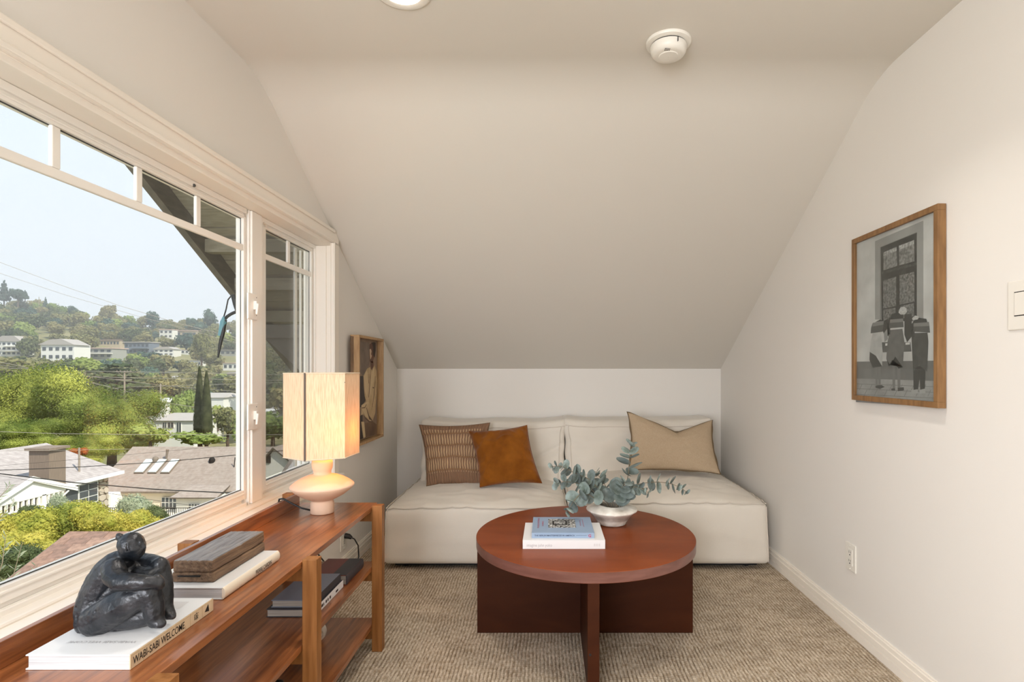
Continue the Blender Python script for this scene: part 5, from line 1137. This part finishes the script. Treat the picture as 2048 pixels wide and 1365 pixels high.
# large bright green tree, several masses
PROTO['big'] = [crown_mesh('crown', [(0, 0, 1.0, .62, .55)] + [(0.62 * math.cos(k * 1.05) * (0.8 + .3 * (k % 2)), 0.62 * math.sin(k * 1.05), 0.85 + 0.42 * math.sin(k * 2.3), .34, .26) for k in range(12)], 46000, 0.019, 'bright', 31, core=0.70, quadr=0.45)]
for (px, yb, wpx, hpx, lab, Y) in [(95, 925, 230, 180, 'large bright green feathery tree behind the white roofed house', 66), (222, 925, 190, 135, 'bright green tree sloping down to the brown roof', 64), (-20, 925, 200, 150, 'bright green tree cut off by the left edge of the picture', 68),
        (180, 935, 120, 60, 'green shrubby tree between the two roofs', 57), (40, 915, 150, 70, 'green tree directly behind the white roof', 56)]:
    p = P(px, yb, Y); r = wpx / 2 / F * Y; h = hpx / F * Y / 1.45; tree('big', (p.x, Y, p.z), r, h, lab, name='green_tree')
PROTO['rustp'] = [crown_mesh('crown', lobes_round(17, 5), 900, 0.07, 'rust', 5)]
p = P(158, 917, 52); tree('rustp', (p.x, 52, p.z), 0.7, 0.55, 'small rust red leaved tree between the two roofs', name='red_leaved_tree')
# cypress pair
def cyp(px, ytop, ybase, wpx, Y, lab, seed):
    b = P(px, ybase, Y); H = (ybase - ytop) / F * Y; W = wpx / 2 / F * Y
    o = empty('cypress_tree', b, lab, 'tree'); rs = np.random.RandomState(seed); N = 5200; t = rs.rand(N) ** 0.9; a = rs.rand(N) * 6.283
    def rad(t): return W * np.clip(np.minimum(1.0, (1 - t) * 1.5) ** 0.75 * (0.72 + 0.28 * np.minimum(1, t * 5)), 0.02, 1)
    rr_ = rad(t) * (0.78 + 0.32 * rs.rand(N)); c = np.stack([rr_ * np.cos(a), rr_ * np.sin(a), t * H], 1)
    up = np.stack([np.cos(a) * .25, np.sin(a) * .25, np.ones(N)], 1) * (0.20 + 0.2 * rs.rand(N))[:, None]; sd = np.stack([-np.sin(a), np.cos(a), np.zeros(N)], 1) * 0.07
    Vn = np.stack([c - sd, c + sd, c + up], 1).reshape(-1, 3) + np.array(b); mb = MB(); mb.add(Vn.tolist(), [(3 * i, 3 * i + 1, 3 * i + 2) for i in range(N)])
    mb.lathe([(max(0.03, float(rad(np.array(k / 20))) * 0.80), H * k / 20) for k in range(21)], b, 12); mb.build('foliage', LMAT['cypress'], o)
    MB().tube([(b.x, b.y, b.z - 1.5), (b.x, b.y, b.z + 0.5)], 0.2, 8).build('trunk', M['bark'], o)
cyp(399, 738, 888, 19, 66, 'taller left cypress of the dark pair', 1); cyp(413, 747, 890, 20, 64.5, 'shorter right cypress of the dark pair', 2)

# ---------------- utility poles and wires
M['pole'] = mat('weathered_pole', (150, 138, 124), 0.9); M['wire'] = mat('wire', (40, 38, 38), 0.7); M['wirel'] = mat('pale_wire', (170, 162, 152), 0.6)
def pole(px, yt, yb, Y, lab, arms=True):
    a, b = P(px, yt, Y), P(px, yb, Y); o = empty('utility_pole', b, lab, 'utility pole')
    MB().tube([b, a], [0.17, 0.12], 8).build('pole', M['pole'], o)
    if arms:
        for dz in (0.15, 1.5): MB().obox(a + Vector((0, -0.15, -dz)), (1.15, 0.25, 0), (0, 0.06, 0), (0, 0, 0.06)).build('crossarm', M['pole'], o)
        mb = MB(); mb.tube([a + Vector((0, 0, -1.2)), a + Vector((1.0, .2, -.2))], 0.04, 5); mb.tube([a + Vector((0, 0, -1.2)), a + Vector((-1.0, -.2, -.2))], 0.04, 5)
        for q in (-1, -.5, .5, 1): mb.tube([a + Vector((q, 0.2 * q - .15, -.1)), a + Vector((q, .2 * q - .15, .12))], 0.05, 6)
        mb.build('insulators_and_braces', M['pole'], o)
pole(249, 742, 880, 92, 'utility pole with two crossarms in front of the cedar'); pole(321, 768, 826, 100, 'utility pole right of the cedar', False); pole(374, 788, 850, 96, 'short utility pole left of the cypresses', False); pole(475, 650, 830, 120, 'thin tall pole at the right edge of the large pane', False); pole(78, 594, 622, 315, 'tiny mast on the left skyline', False)
def wire(pts, Y, r, lab, m='wire', sag=0):
    """pts: pixels with depth"""
    W = [P(x, y, Y + (x + 100) * 0.0) for x, y in pts]; D = []
    for i in range(len(W) - 1):
        for k in range(6): t = k / 6; D.append(W[i].lerp(W[i + 1], t))
    D.append(W[-1]); d0 = (D[0] - D[1]).normalized(); d1 = (D[-1] - D[-2]).normalized(); D = [D[0] + d0 * Y * .5] + D + [D[-1] + d1 * Y * .35]
    o = MB().tube(D, r, 5).build('overhead_wire', M[m], smooth='all'); tag(o, lab, 'wire'); return o
wire([(0, 525), (120, 570), (240, 612), (360, 648), (480, 678)], 60, 0.022, 'upper thin wire crossing the sky', 'wirel')
wire([(0, 547), (130, 590), (280, 634), (420, 672)], 62, 0.020, 'lower thin wire crossing the sky', 'wirel')
wire([(0, 941), (85, 938), (170, 934), (330, 924), (480, 910)], 24, 0.016, 'thick dark cable rising to the right over both roofs')
wire([(0, 948), (60, 955), (150, 966), (320, 980), (470, 987)], 20, 0.021, 'thickest dark cable falling to the right below the chimney')
wire([(0, 952), (140, 975), (300, 1000), (400, 1014)], 21, 0.007, 'thin dark wire dropping to the cream house')
wire([(0, 864), (120, 868), (300, 870), (480, 870)], 26, 0.010, 'pale wire running level above the roofs', 'wirel')
wire([(0, 902), (130, 901), (300, 898), (480, 896), (610, 892)], 26, 0.008, 'thin pale wire along the roof ridges', 'wirel')
wire([(0, 932), (90, 925), (200, 915)], 26, 0.006, 'short thin wire over the white roof')
wire([(0, 725), (90, 742), (240, 780), (330, 806), (480, 828)], 70, 0.030, 'wire slanting down through the valley trees', 'wirel')
wire([(0, 736), (120, 742), (250, 744), (480, 748)], 90, 0.030, 'upper of the level wires at the pole crossarm', 'wirel')
wire([(0, 750), (130, 752), (250, 756), (480, 760)], 90, 0.028, 'lower of the level wires at the pole crossarm', 'wirel')
wire([(120, 790), (250, 775), (480, 768)], 88, 0.028, 'wire rising from the left to the pole', 'wirel')
wire([(250, 762), (330, 772), (480, 784)], 88, 0.026, 'wire leaving the pole to the right', 'wirel')

# ---------------- the two nearer houses
M['shingle_w'] = mat('pale_shingles', (180, 172, 169), 0.85, col2=(160, 152, 149), nscale=3, detail=6); M['shingle_b'] = mat('taupe_shingles', (170, 157, 147), 0.9, col2=(156, 142, 132), nscale=3, detail=6)
def rows(m, scale, stren=0.9, axis='X'):
    """shingle courses: thin recessed line every course"""
    n = m.node_tree.nodes; L = m.node_tree.links; b = n['Principled BSDF']; wv = n.new('ShaderNodeTexWave'); wv.wave_profile = 'SAW'; wv.bands_direction = 'Z'; wv.inputs['Scale'].default_value = scale; wv.inputs['Distortion'].default_value = 0.6; wv.inputs['Detail Scale'].default_value = 3
    t = n.new('ShaderNodeTexCoord'); L.new(t.outputs['Object'], wv.inputs[0]); bp = n.new('ShaderNodeBump'); bp.inputs['Distance'].default_value = 0.06; bp.inputs['Strength'].default_value = stren; L.new(wv.outputs['Fac'], bp.inputs['Height']); L.new(bp.outputs[0], b.inputs['Normal'])
    src = b.inputs['Base Color'].links[0].from_socket; r = n.new('ShaderNodeMapRange'); r.inputs[1].default_value = 0; r.inputs[2].default_value = 0.25; r.inputs[3].default_value = 0.62; r.inputs[4].default_value = 1; L.new(wv.outputs['Fac'], r.inputs[0])
    x = n.new('ShaderNodeMixRGB'); x.blend_type = 'MULTIPLY'; x.inputs[0].default_value = 1; L.new(src, x.inputs[1]); L.new(r.outputs[0], x.inputs[2]); L.new(x.outputs[0], b.inputs['Base Color'])
rows(M['shingle_w'], 4.2); rows(M['shingle_b'], 3.4)
M['cream'] = mat('cream_stucco', (238, 226, 204), 0.9); M['white'] = mat('white_boards', (238, 236, 228), 0.8); M['siding'] = mat('taupe_siding', (128, 116, 104), 0.85); M['chim'] = mat('chimney_siding', (140, 124, 110), 0.9, col2=(122, 108, 96), nscale=6, stretch=(8, 8, .3)); M['iron'] = mat('dark_railing', (60, 56, 52), 0.6); M['pane'] = mat('house_window_glass', (74, 80, 84), 0.15); M['skyl'] = mat('skylight_glass', (206, 216, 214), 0.12)
# house with the pale roof: ridge along Y
h1 = empty('white_roof_house', (-34, 34, -8.4), 'nearer house at the left with a pale shingle roof and taupe chimney', 'house')
rx, rzz, ex, ez = -36.0, -4.2, -30.5, -6.2; ya, yb_ = 22.0, 39.4
MB().prism([(rx, ya, rzz), (ex, ya, ez), (ex, ya, ez - 0.18), (rx, ya, rzz - 0.25), (rx - 5.5, ya, ez - 0.18), (rx - 5.5, ya, ez)], (0, yb_ - ya, 0)).build('roof', M['shingle_w'], h1)
MB().box(-41, -31.0, ya + .3, 38.7, -9.6, ez + 0.05).build('wall', M['siding'], h1)
MB().prism([(rx, 38.5, rzz - .2), (-31.0, 38.5, ez), (-41, 38.5, ez)], (0, 0.2, 0)).build('gable_wall', M['white'], h1)
MB().box(ex, ex + 0.10, ya, yb_, ez - 0.2, ez + 0.02).build('gutter', M['white'], h1)
MB().box(-31.2, -30.0, 33.0, 34.15, -6.9, -3.80).build('chimney', M['chim'], h1)
c_ = MB().box(-31.35, -29.85, 32.85, 34.3, -3.80, -3.66).build('chimney_cap', M['chim'], h1)
pa, pb = P(168, 930, 37), 0
MB().tube([(-31.6, 37.0, -5.9), (-31.6, 37.0, -4.2)], 0.06, 8).build('vent_pipe', M['pole'], h1)
# windows and flagstones of its right wall (plane X=-31)
fw_ = MB().box(-31.0, -30.93, 36.15, 37.75, -8.0, -6.55).build('window_frame', M['white'], h1)
for k in range(2):
    for q in range(3): MB().box(-30.94, -30.90, 36.25 + k * .74, 36.25 + k * .74 + .66, -7.9 + q * .45, -7.9 + q * .45 + .38).build('pane', M['pane'], fw_)
MB().box(-31.0, -30.92, 34.6, 36.1, -8.0, -6.6).build('dark_window', M['pane'], h1)
M['stone1'] = mat('flagstone', (186, 176, 160), 0.9, rand=0.22); M['mortar'] = mat('mortar', (120, 112, 100), 0.95)
def stones(parent, xf, y0, y1, z0, z1, n_, seed):
    rs = random.Random(seed); MB().box(xf - 0.1, xf, y0, y1, z0, z1).build('mortar_bed', M['mortar'], parent)
    k = 0; rowsn = max(1, int((z1 - z0) / 0.42)); rh = (z1 - z0) / rowsn
    for r_ in range(rowsn):
        y = y0
        while y < y1 - 0.08:
            w_ = min(rs.uniform(0.35, 0.75), y1 - y); c = (y + w_ / 2, z0 + (r_ + .5) * rh); m_ = rs.randint(5, 7); a0 = rs.random() * 6
            pts = [(xf, c[0] + (w_ * .53) * math.cos(a0 + 6.283 * j / m_) * rs.uniform(.85, 1), c[1] + (rh * .56) * math.sin(a0 + 6.283 * j / m_) * rs.uniform(.85, 1)) for j in range(m_)]
            MB().prism(pts, (0.05 + rs.random() * .03, 0, 0)).build('stone', M['stone1'], parent); y += w_
stones(h1, -30.99, 37.8, 38.65, -8.5, -6.3, 0, 3); stones(h1, -30.99, 34.6, 37.75, -8.7, -8.05, 0, 4)
# porch gable in front of it, plane X=-27.5
MB().prism([(-27.5, 26.9, -5.72), (-27.5, 31.6, -5.72), (-27.5, 29.2, -4.82)], (-4.5, 0, 0)).build('porch_gable', M['white'], h1)
for sy in (1, -1):
    mb = MB(); a_ = Vector((-27.4, 29.2, -4.76)); b_ = Vector((-27.4, 29.2 + sy * 2.75, -4.76 - 1.12)); mb.prism([a_, b_, b_ + Vector((0, 0, .14)), a_ + Vector((0, 0, .16))], (-4.8, 0, 0)); mb.build('porch_roof', M['shingle_w'], h1)
    MB().prism([a_ + Vector((.05, 0, -.12)), b_ + Vector((.05, 0, -.1)), b_ + Vector((.05, 0, .14)), a_ + Vector((.05, 0, .16))], (-.05, 0, 0)).build('bargeboard', M['white'], h1)
MB().box(-27.7, -27.5, 26.9, 31.3, -5.80, -5.72).build('beam', M['white'], h1); MB().box(-27.68, -27.52, 26.9, 31.3, -6.32, -6.26).build('beam', M['white'], h1)
g0 = MB().box(-27.62, -27.52, 26.98, 27.10, -6.28, -5.79).build('slat', M['white'], h1)
for k in range(1, 15): c = g0.copy(); COL.objects.link(c); c.location.y = k * 0.295
MB().box(-27.75, -27.5, 29.85, 30.1, -8.0, -5.75).build('post', M['white'], h1)
MB().tube([(-27.42, 31.4, -5.85), (-27.42, 30.9, -6.15), (-27.42, 30.25, -6.3), (-27.42, 30.2, -6.6), (-27.42, 30.2, -7.9)], 0.045, 6).build('downspout', M['white'], h1)
stones(h1, -28.9, 26.0, 30.6, -8.2, -6.6, 0, 8); MB().box(-31, -28.99, 26.0, 30.6, -9, -6.55).build('porch_wall', M['siding'], h1)

# cream house with the brown roof, ridge along X
h2 = empty('brown_roof_house', (-32, 52, -12.3), 'cream house with a long taupe shingle roof carrying three skylights', 'house')
y0, y1, ze, zr2 = 48.0, 53.0, -9.62, -6.40; xa2, xb2 = -40.1, -23.6
mb = MB(); ov = Vector((0, 0, -0.16))
A_, B_, C_, D_ = Vector((xa2, y0, ze)), Vector((xb2, y0, ze)), Vector((xb2, y1, zr2)), Vector((xa2 - 0.0, y1, zr2))
mb.prism([A_, Vector((xa2, y1, zr2)), Vector((xa2, y1 + 5, ze)), Vector((xa2, y1 + 5, ze - .16)), Vector((xa2, y1, zr2 - .2)), Vector((xa2, y0, ze - .16))], (xb2 - xa2, 0, 0)); mb.build('roof', M['shingle_b'], h2)
MB().box(xa2 + .3, xb2 - .3, y0 + .5, y1 + 4, -13.5, ze).build('wall', M['cream'], h2)
MB().box(xa2 + .2, P(223, 1000, 47).x, 46.9, 48.6, -13.5, ze - .02).build('wing_wall', M['white'], h2)
def roofpt(px, py):    # point on the front roof slope under a pixel
    k = (zr2 - ze) / (y1 - y0); a = -(py - VY) / F; Y = (ze - k * y0 - EYE) / (a - k); return P(px, py, Y)
for (q, lab) in (((269, 291), 's'), ((296, 317), 's'), ((322, 343), 's')):
    a = roofpt(q[0], 947); w_ = (q[1] - q[0] - 3) / F * a.y; up = Vector((0, 1, (zr2 - ze) / (y1 - y0))).normalized(); nn2 = Vector((0, -up.z, up.y))
    c = a + up * 0.85 + Vector((w_ / 2, 0, 0)) + nn2 * 0.06
    f_ = MB().obox(c, (w_ / 2, 0, 0), up * 0.92, nn2 * 0.06).build('skylight_curb', M['siding'], h2); MB().obox(c + nn2 * .08, (w_ / 2 - .06, 0, 0), up * 0.86, nn2 * 0.03).build('skylight_glass', M['skyl'], f_)
for (px, py) in ((311, 922), (424, 924)):
    a = roofpt(px, py); MB().lathe([(0.26, -.1), (0.26, .18), (0.20, .34), (0.05, .42)], a, 14).build('roof_vent', M['dark'] if px > 400 else M['siding'], h2)
a = roofpt(331, 922); MB().tube([a + Vector((0, 0, -.2)), a + Vector((.12, 0, .5)), a + Vector((.2, 0, 1.05))], [0.09, 0.09, 0.13], 8).build('flue_pipe', M['siding'], h2)
a = roofpt(468, 935); MB().tube([a, a + Vector((.1, 0, .9))], 0.04, 6).build('vent_pipe', M['dark'], h2)
def wnd(x0, x1, ytop, ybot, Y, cols, rws, parent):
    a, b = P(x0, ybot, Y), P(x1, ytop, Y); f_ = MB().box(a.x, b.x, Y - .06, Y + .02, a.z, b.z).build('window_frame', M['white'], parent); cw_ = (b.x - a.x) / cols; rh = (b.z - a.z) / rws
    for i in range(cols):
        for j in range(rws): MB().box(a.x + i * cw_ + .04, a.x + (i + 1) * cw_ - .04, Y - .08, Y - .055, a.z + j * rh + .04, a.z + (j + 1) * rh - .04).build('pane', M['pane'], f_)
wnd(213, 236, 992, 1010, 48.4, 3, 2, h2); wnd(324, 354, 995, 1036, 48.4, 4, 4, h2)
for sx_ in (206, 238): a = P(sx_, 1012, 48.4); MB().box(a.x, a.x + .22, 48.3, 48.42, a.z, a.z + 0.95).build('shutter', M['siding'], h2)
a, b = P(352, 995, 46.6), P(432, 1030, 46.6)
MB().box(a.x, b.x, 46.6, 48.6, -13.5, a.z).build('bay_wall', M['white'], h2)
MB().prism([Vector((a.x - .3, 46.2, a.z - .05)), Vector((b.x + .3, 46.2, a.z - .05)), Vector((b.x + .1, 48.5, a.z + .55)), Vector((a.x + .1, 48.5, a.z + .55))], (0, 0, .1)).build('bay_roof', M['shingle_b'], h2)
wnd(378, 401, 1008, 1018, 46.58, 4, 2, h2)
ra, rb = P(208, 1017, 45), P(440, 1017, 45); mb = MB().box(ra.x, rb.x, 44.97, 45.03, ra.z, ra.z + .05); mb.box(ra.x, rb.x, 44.97, 45.03, ra.z - .75, ra.z - .70); mb.build('railing', M['iron'], h2)
mb = MB(); x = ra.x
while x < rb.x: mb.box(x, x + .03, 44.98, 45.02, ra.z - .75, ra.z); x += 0.17
o = mb.build('balusters', M['iron'], h2); o['kind'] = 'stuff'
MB().box(ra.x - 2, rb.x + 1, 44.9, 48, -13.5, ra.z - .85).build('terrace', M['cream'], h2)
# white gabled house right of the post
h3 = empty('gabled_house', (-23.5, 46, -12), 'white gable end with a small dark vent, seen in the narrow window', 'house')
a = P(512, 950, 44); b = P(585, 950, 44); pk = P(549, 899, 44)
MB().prism([Vector((a.x, 44, -13)), Vector((b.x, 44, -13)), Vector((b.x, 44, P(0, 932, 44).z)), pk, Vector((a.x, 44, P(0, 948, 44).z))], (0, 5, 0)).build('wall', M['white'], h3)
for e1, e2_ in ((Vector((a.x - .6, 43.7, P(0, 958, 44).z)), pk), (Vector((b.x + .5, 43.7, P(0, 936, 44).z)), pk)):
    q0 = Vector((e1.x, 43.7, e1.z)); q1 = Vector((e2_.x, 43.7, e2_.z + .06)); MB().prism([q0, q1, q1 + Vector((0, 0, .14)), q0 + Vector((0, 0, .14))], (0, 6, 0)).build('roof_slope', M['shingle_b'], h3)
c = P(537, 919, 43.95); MB().box(c.x - .16, c.x + .16, 43.9, 44.0, c.z - .3, c.z + .3).build('gable_vent', M['dark'], h3)
h4 = empty('side_roof', (-18.5, 38, -8.4), 'dark and pale sloping roof strips beside the white gable', 'roof')
for (p4, mk) in (([(560, 950, 38), (566, 950, 38), (600, 905, 44), (590, 902, 44)], 'siding'), ([(566, 950, 38), (622, 950, 38), (622, 912, 44), (600, 905, 44)], 'rg')):
    MB().prism([P(*q) for q in p4], (0, 0, -.25)).build('roof_strip', M[mk], h4)
# mid-distance valley houses
def vhouse(x0, x1, ye, yr, yb, Y, lab, wall='hw', roof='rg', dp=8, win=None, hip=0.15):
    a, b = P(x0, yb, Y), P(x1, ye, Y); zr_ = P(0, yr, Y + dp / 2).z; o = empty('valley_house', ((a.x + b.x) / 2, Y + dp / 2, a.z), lab, 'house'); w_ = b.x - a.x
    MB().box(a.x + .3, b.x - .3, Y + .3, Y + dp - .3, a.z - 2, b.z).build('wall', M[wall], o)
    v = [(a.x, Y, b.z), (b.x, Y, b.z), (b.x, Y + dp, b.z), (a.x, Y + dp, b.z), (a.x + w_ * hip, Y + dp / 2, zr_), (b.x - w_ * hip, Y + dp / 2, zr_)]
    MB().add(v, [(0, 1, 5, 4), (1, 2, 5), (2, 3, 4, 5), (3, 0, 4), (0, 3, 2, 1)]).build('roof', M[roof], o)
    for q in (win or []): wnd(*q, Y + .28, 2, 1, o)
vhouse(296, 388, 842, 826, 868, 78, 'pale hip roofed house behind the bright tree, left of the cypresses', win=[(326, 334, 845, 856), (336, 348, 845, 856), (354, 363, 845, 866)])
vhouse(284, 322, 806, 796, 826, 96, 'white building glimpsed behind the valley poles', roof='hw'); vhouse(446, 520, 826, 818, 842, 84, 'low house with a white roof right of the cypresses', wall='hg', roof='hw')
vhouse(384, 448, 796, 786, 812, 100, 'pale roofed house behind the cypresses'); vhouse(520, 610, 826, 810, 842, 90, 'grey roofed house in the narrow window', wall='hg', roof='rg'); vhouse(440, 476, 812, 806, 824, 105, 'small grey house right of the cypress tips', wall='ht')

# ---------------- hedge, shrubs, near roof, olive twigs
PROTO['hedge'] = [crown_mesh('crown', lobes_round(40 + k, 7, .6, (.35, .5), .8, .3), 5200, 0.045, 'yellow', 50 + k, core=.84, quadr=.6) for k in range(2)]
PROTO['hedgeg'] = [crown_mesh('crown', lobes_round(44, 7, .6, (.35, .5), .8, .3), 5200, 0.05, 'bright', 60, core=.84, quadr=.6)]
PROTO['bushd'] = [crown_mesh('crown', lobes_round(48, 7, .5, (.4, .55), .8, .35), 5200, 0.045, 'dark', 61, core=.84, quadr=.6)]
PROTO['silverb'] = [crown_mesh('crown', lobes_round(49, 7, .5, (.4, .55), .8, .35), 5200, 0.05, 'silver', 62, core=.84, quadr=.5)]
for (px, yc, wpx, hpx, k, Y, lab) in [
    (20, 1110, 130, 70, 'hedge', 17, 'ochre green shrub at the left edge above the near roof'), (70, 1070, 120, 70, 'hedge', 21, 'ochre green shrub below the porch post'), (130, 1052, 110, 64, 'hedgeg', 22, 'light green shrub right of the porch post'),
    (185, 1050, 90, 60, 'hedge', 22, 'yellow green shrub between the two houses'), (225, 1055, 80, 52, 'hedge', 21, 'yellow shrub above the corner of the near roof'), (270, 1052, 90, 44, 'hedge', 22, 'yellow shrub touching the window frame'),
    (160, 1030, 60, 46, 'hedge', 26, 'bright yellow shrub at the stone corner'), (268, 1024, 74, 56, 'silverb', 34, 'round grey green bush before the railing'), (310, 1036, 60, 34, 'bushd', 33, 'dark bush right of the round one'),
    (58, 1030, 46, 30, 'bushd', 27, 'dark bush under the porch'), (118, 1022, 44, 56, 'silverb', 26, 'grey ochre bush beside the porch post'), (40, 1130, 110, 60, 'bushd', 14, 'dark green shrub at the bottom left'), (95, 1115, 80, 50, 'hedge', 17, 'ochre shrub behind the near roof edge'),
    (-10, 1075, 90, 80, 'hedge', 19, 'orange tinted shrub cut by the left edge')]:
    b = P(px, yc + hpx / 2, Y); r = wpx / 2 / F * Y; h = hpx / F * Y / 1.25; tree(k, (b.x, Y, b.z), r, h, lab, 'garden shrubs' if False else None, 'shrub', 'garden_shrub', trunk=False)
    t = bpy.data.objects[-1] if False else None
MB_ = MB().box(-30, -8.2, 10, 30, -9.5, -9.4)
# near shingle roof just outside the window
nr = empty('porch_roof', (-6.5, 8, -2.2), 'near brown shingle roof just below the window', 'roof')
PX0, PXL, PY1, PZ1, PS = -7.86, -3.0, 9.0, -1.57, 0.37
M['sh'] = [mat('brown_shingle_%d' % k, c, 0.9, col2=c2, nscale=12, bump=0.4, bscale=60) for k, (c, c2) in enumerate((((160, 128, 110), (134, 106, 92)), ((148, 118, 104), (124, 100, 88)), ((170, 138, 120), (140, 114, 100))))]
MB().prism([(PX0 + .02, PY1 - .02, PZ1 - .03), (PXL, PY1 - .02, PZ1 - .03), (PXL, 5.0, PZ1 - .03 - PS * 4), (PX0 + .02, 5.0, PZ1 - .03 - PS * 4)], (0, 0, -.12)).build('roof_deck', M['dark'], nr)
dn = Vector((0, -1, -PS)).normalized(); nn3 = Vector((0, -PS, 1)).normalized(); ec = 0.165; k = 0; shp = None; cnt = 0; rs = random.Random(4)
me_s = []
for q in range(3):
    s_ = MB().obox((0, 0, 0), (0.1630, 0, 0), dn * (ec * 0.60), nn3 * 0.006).build('t', M['sh'][q], loc=(0, 0, 0)); me_s.append(s_.data); bpy.data.objects.remove(s_)
org = worg(nr)
for r_ in range(15):
    x = PX0 - (0.1675 if r_ % 2 else 0) + 0.1675
    while x < PX0 + 5.4 - 0.1 * r_ and cnt < 280:
        c = Vector((x, PY1, PZ1)) + dn * (ec * (r_ + .5)) + nn3 * (0.004 + 0.004 * rs.random()); tilt = nn3 * 0.0
        if x > PX0 + 0.1:
            s_ = bpy.data.objects.new('shingle', rs.choice(me_s)); COL.objects.link(s_); s_.parent = nr; s_.location = c - org; s_.rotation_euler.x = R(4.2); cnt += 1
        elif x > PX0 - 0.1:
            s_ = bpy.data.objects.new('shingle', rs.choice(me_s)); COL.objects.link(s_); s_.parent = nr; s_.location = c - org + Vector((0.083, 0, 0)); s_.rotation_euler.x = R(4.2); s_.scale.x = 0.49; cnt += 1
        x += 0.335
mb = MB(); mb.tube([(PX0, PY1, PZ1 - .02), (PX0, 5.2, PZ1 - .02 - PS * 3.8)], 0.03, 6); mb.build('edge_flashing', M['siding'], nr)
# olive twigs close to the glass
random.seed(5)
def twig(base, tip, n_, lab):
    b = Vector(base); t = Vector(tip); o = empty('olive_branch', b, lab, 'branch'); md = b.lerp(t, .5) + Vector((.05, 0, .04)); D = [b.lerp(md, k / 5) for k in range(5)] + [md.lerp(t, k / 5) for k in range(6)]
    MB().tube(D, [0.008 * (1 - .07 * i) for i in range(11)], 5).build('stem', M['eucstem'], o); T_ = (t - b).normalized(); sd = T_.cross(Vector((0, 1, 0))).normalized()
    lv = None
    for k in range(n_):
        p = D[1 + int(k / n_ * 9)].lerp(D[min(10, 2 + int(k / n_ * 9))], random.random()); s_ = 1 if k % 2 else -1; d = (T_ * random.uniform(.5, 1) + sd * s_ * random.uniform(.5, 1) + Vector((0, random.uniform(-.4, .4), 0))).normalized(); w_ = d.cross(Vector((0.2, 1, 0.1))).normalized()
        L_ = random.uniform(.08, .13); MB().add([p, p + d * L_ * .5 + w_ * .011, p + d * L_, p + d * L_ * .5 - w_ * .011, p + d * L_ * .5 + Vector((0, -.003, 0))], [(0, 1, 4), (1, 2, 4), (2, 3, 4), (3, 0, 4)]).build('leaf', LMAT['silver'], o)
twig(P(-10, 1240, 7.0), P(45, 1085, 7.2), 16, 'pale olive twig pointing up right at the left edge, above the white book'); twig(P(-20, 1200, 6.6), P(12, 1070, 6.8), 14, 'pale olive twig standing up at the very left edge of the window'); twig(P(20, 1230, 6.8), P(75, 1130, 7.0), 14, 'lowest olive twig, in front of the near shingle roof')
twig(P(-15, 1010, 9.0), P(22, 968, 9.2), 16, 'grey olive twig in front of the porch roof'); twig(P(-20, 1060, 9.0), P(30, 1000, 9.2), 14, 'grey olive twig in front of the porch slats')

# ---------------- summer haze lying over the valley
hm = bpy.data.materials.new('valley_haze'); hm.use_nodes = True; n = hm.node_tree.nodes; n.clear(); L = hm.node_tree.links
o_ = n.new('ShaderNodeOutputMaterial'); vsn = n.new('ShaderNodeVolumeScatter'); vsn.inputs['Color'].default_value = (0.97, 0.98, 1, 1); vsn.inputs['Density'].default_value = HAZE; vsn.inputs['Anisotropy'].default_value = 0.0
L.new(vsn.outputs[0], o_.inputs['Volume'])
hz = MB().box(-820, 160, 56, 520, -30, 130).build('haze', hm); hz['kind'] = 'stuff'
# woods going on beyond the left edge of the picture, joined: the photograph shows none of them
lowm = crown_mesh('low', lobes_round(77, 5), 170, 0.16, 'olive', 78, core=0.78)
bv = np.array([v.co[:] for v in lowm.vertices]); bf = [tuple(p.vertices) for p in lowm.polygons]; AV = []; AF = []; off = 0; random.seed(99)
for k in range(420):
    u = random.uniform(-2.15, -1.10); Y = random.uniform(26, 325) if k > 90 else random.uniform(24, 110); X = u * Y; r = random.uniform(2.2, 5.4) * (0.7 if Y < 60 else 1)
    if Y < 46 and -44 < X < -25: continue
    a_ = random.uniform(0, 6.28); ca, sa_ = math.cos(a_), math.sin(a_); q = bv.copy(); q[:, 0], q[:, 1] = bv[:, 0] * ca - bv[:, 1] * sa_, bv[:, 0] * sa_ + bv[:, 1] * ca
    AV.append(q * r + np.array([X, Y, G(X, Y)])); AF += [tuple(i + off for i in f) for f in bf]; off += len(bv)
me = bpy.data.meshes.new('woods'); me.from_pydata(np.concatenate(AV).tolist(), [], AF); me.materials.append(LMAT['olive'])
wo = bpy.data.objects.new('woodland', me); COL.objects.link(wo); wo['kind'] = 'stuff'; wo['label'] = 'olive green woodland going on along the hillside past the left edge'; wo['category'] = 'woodland'
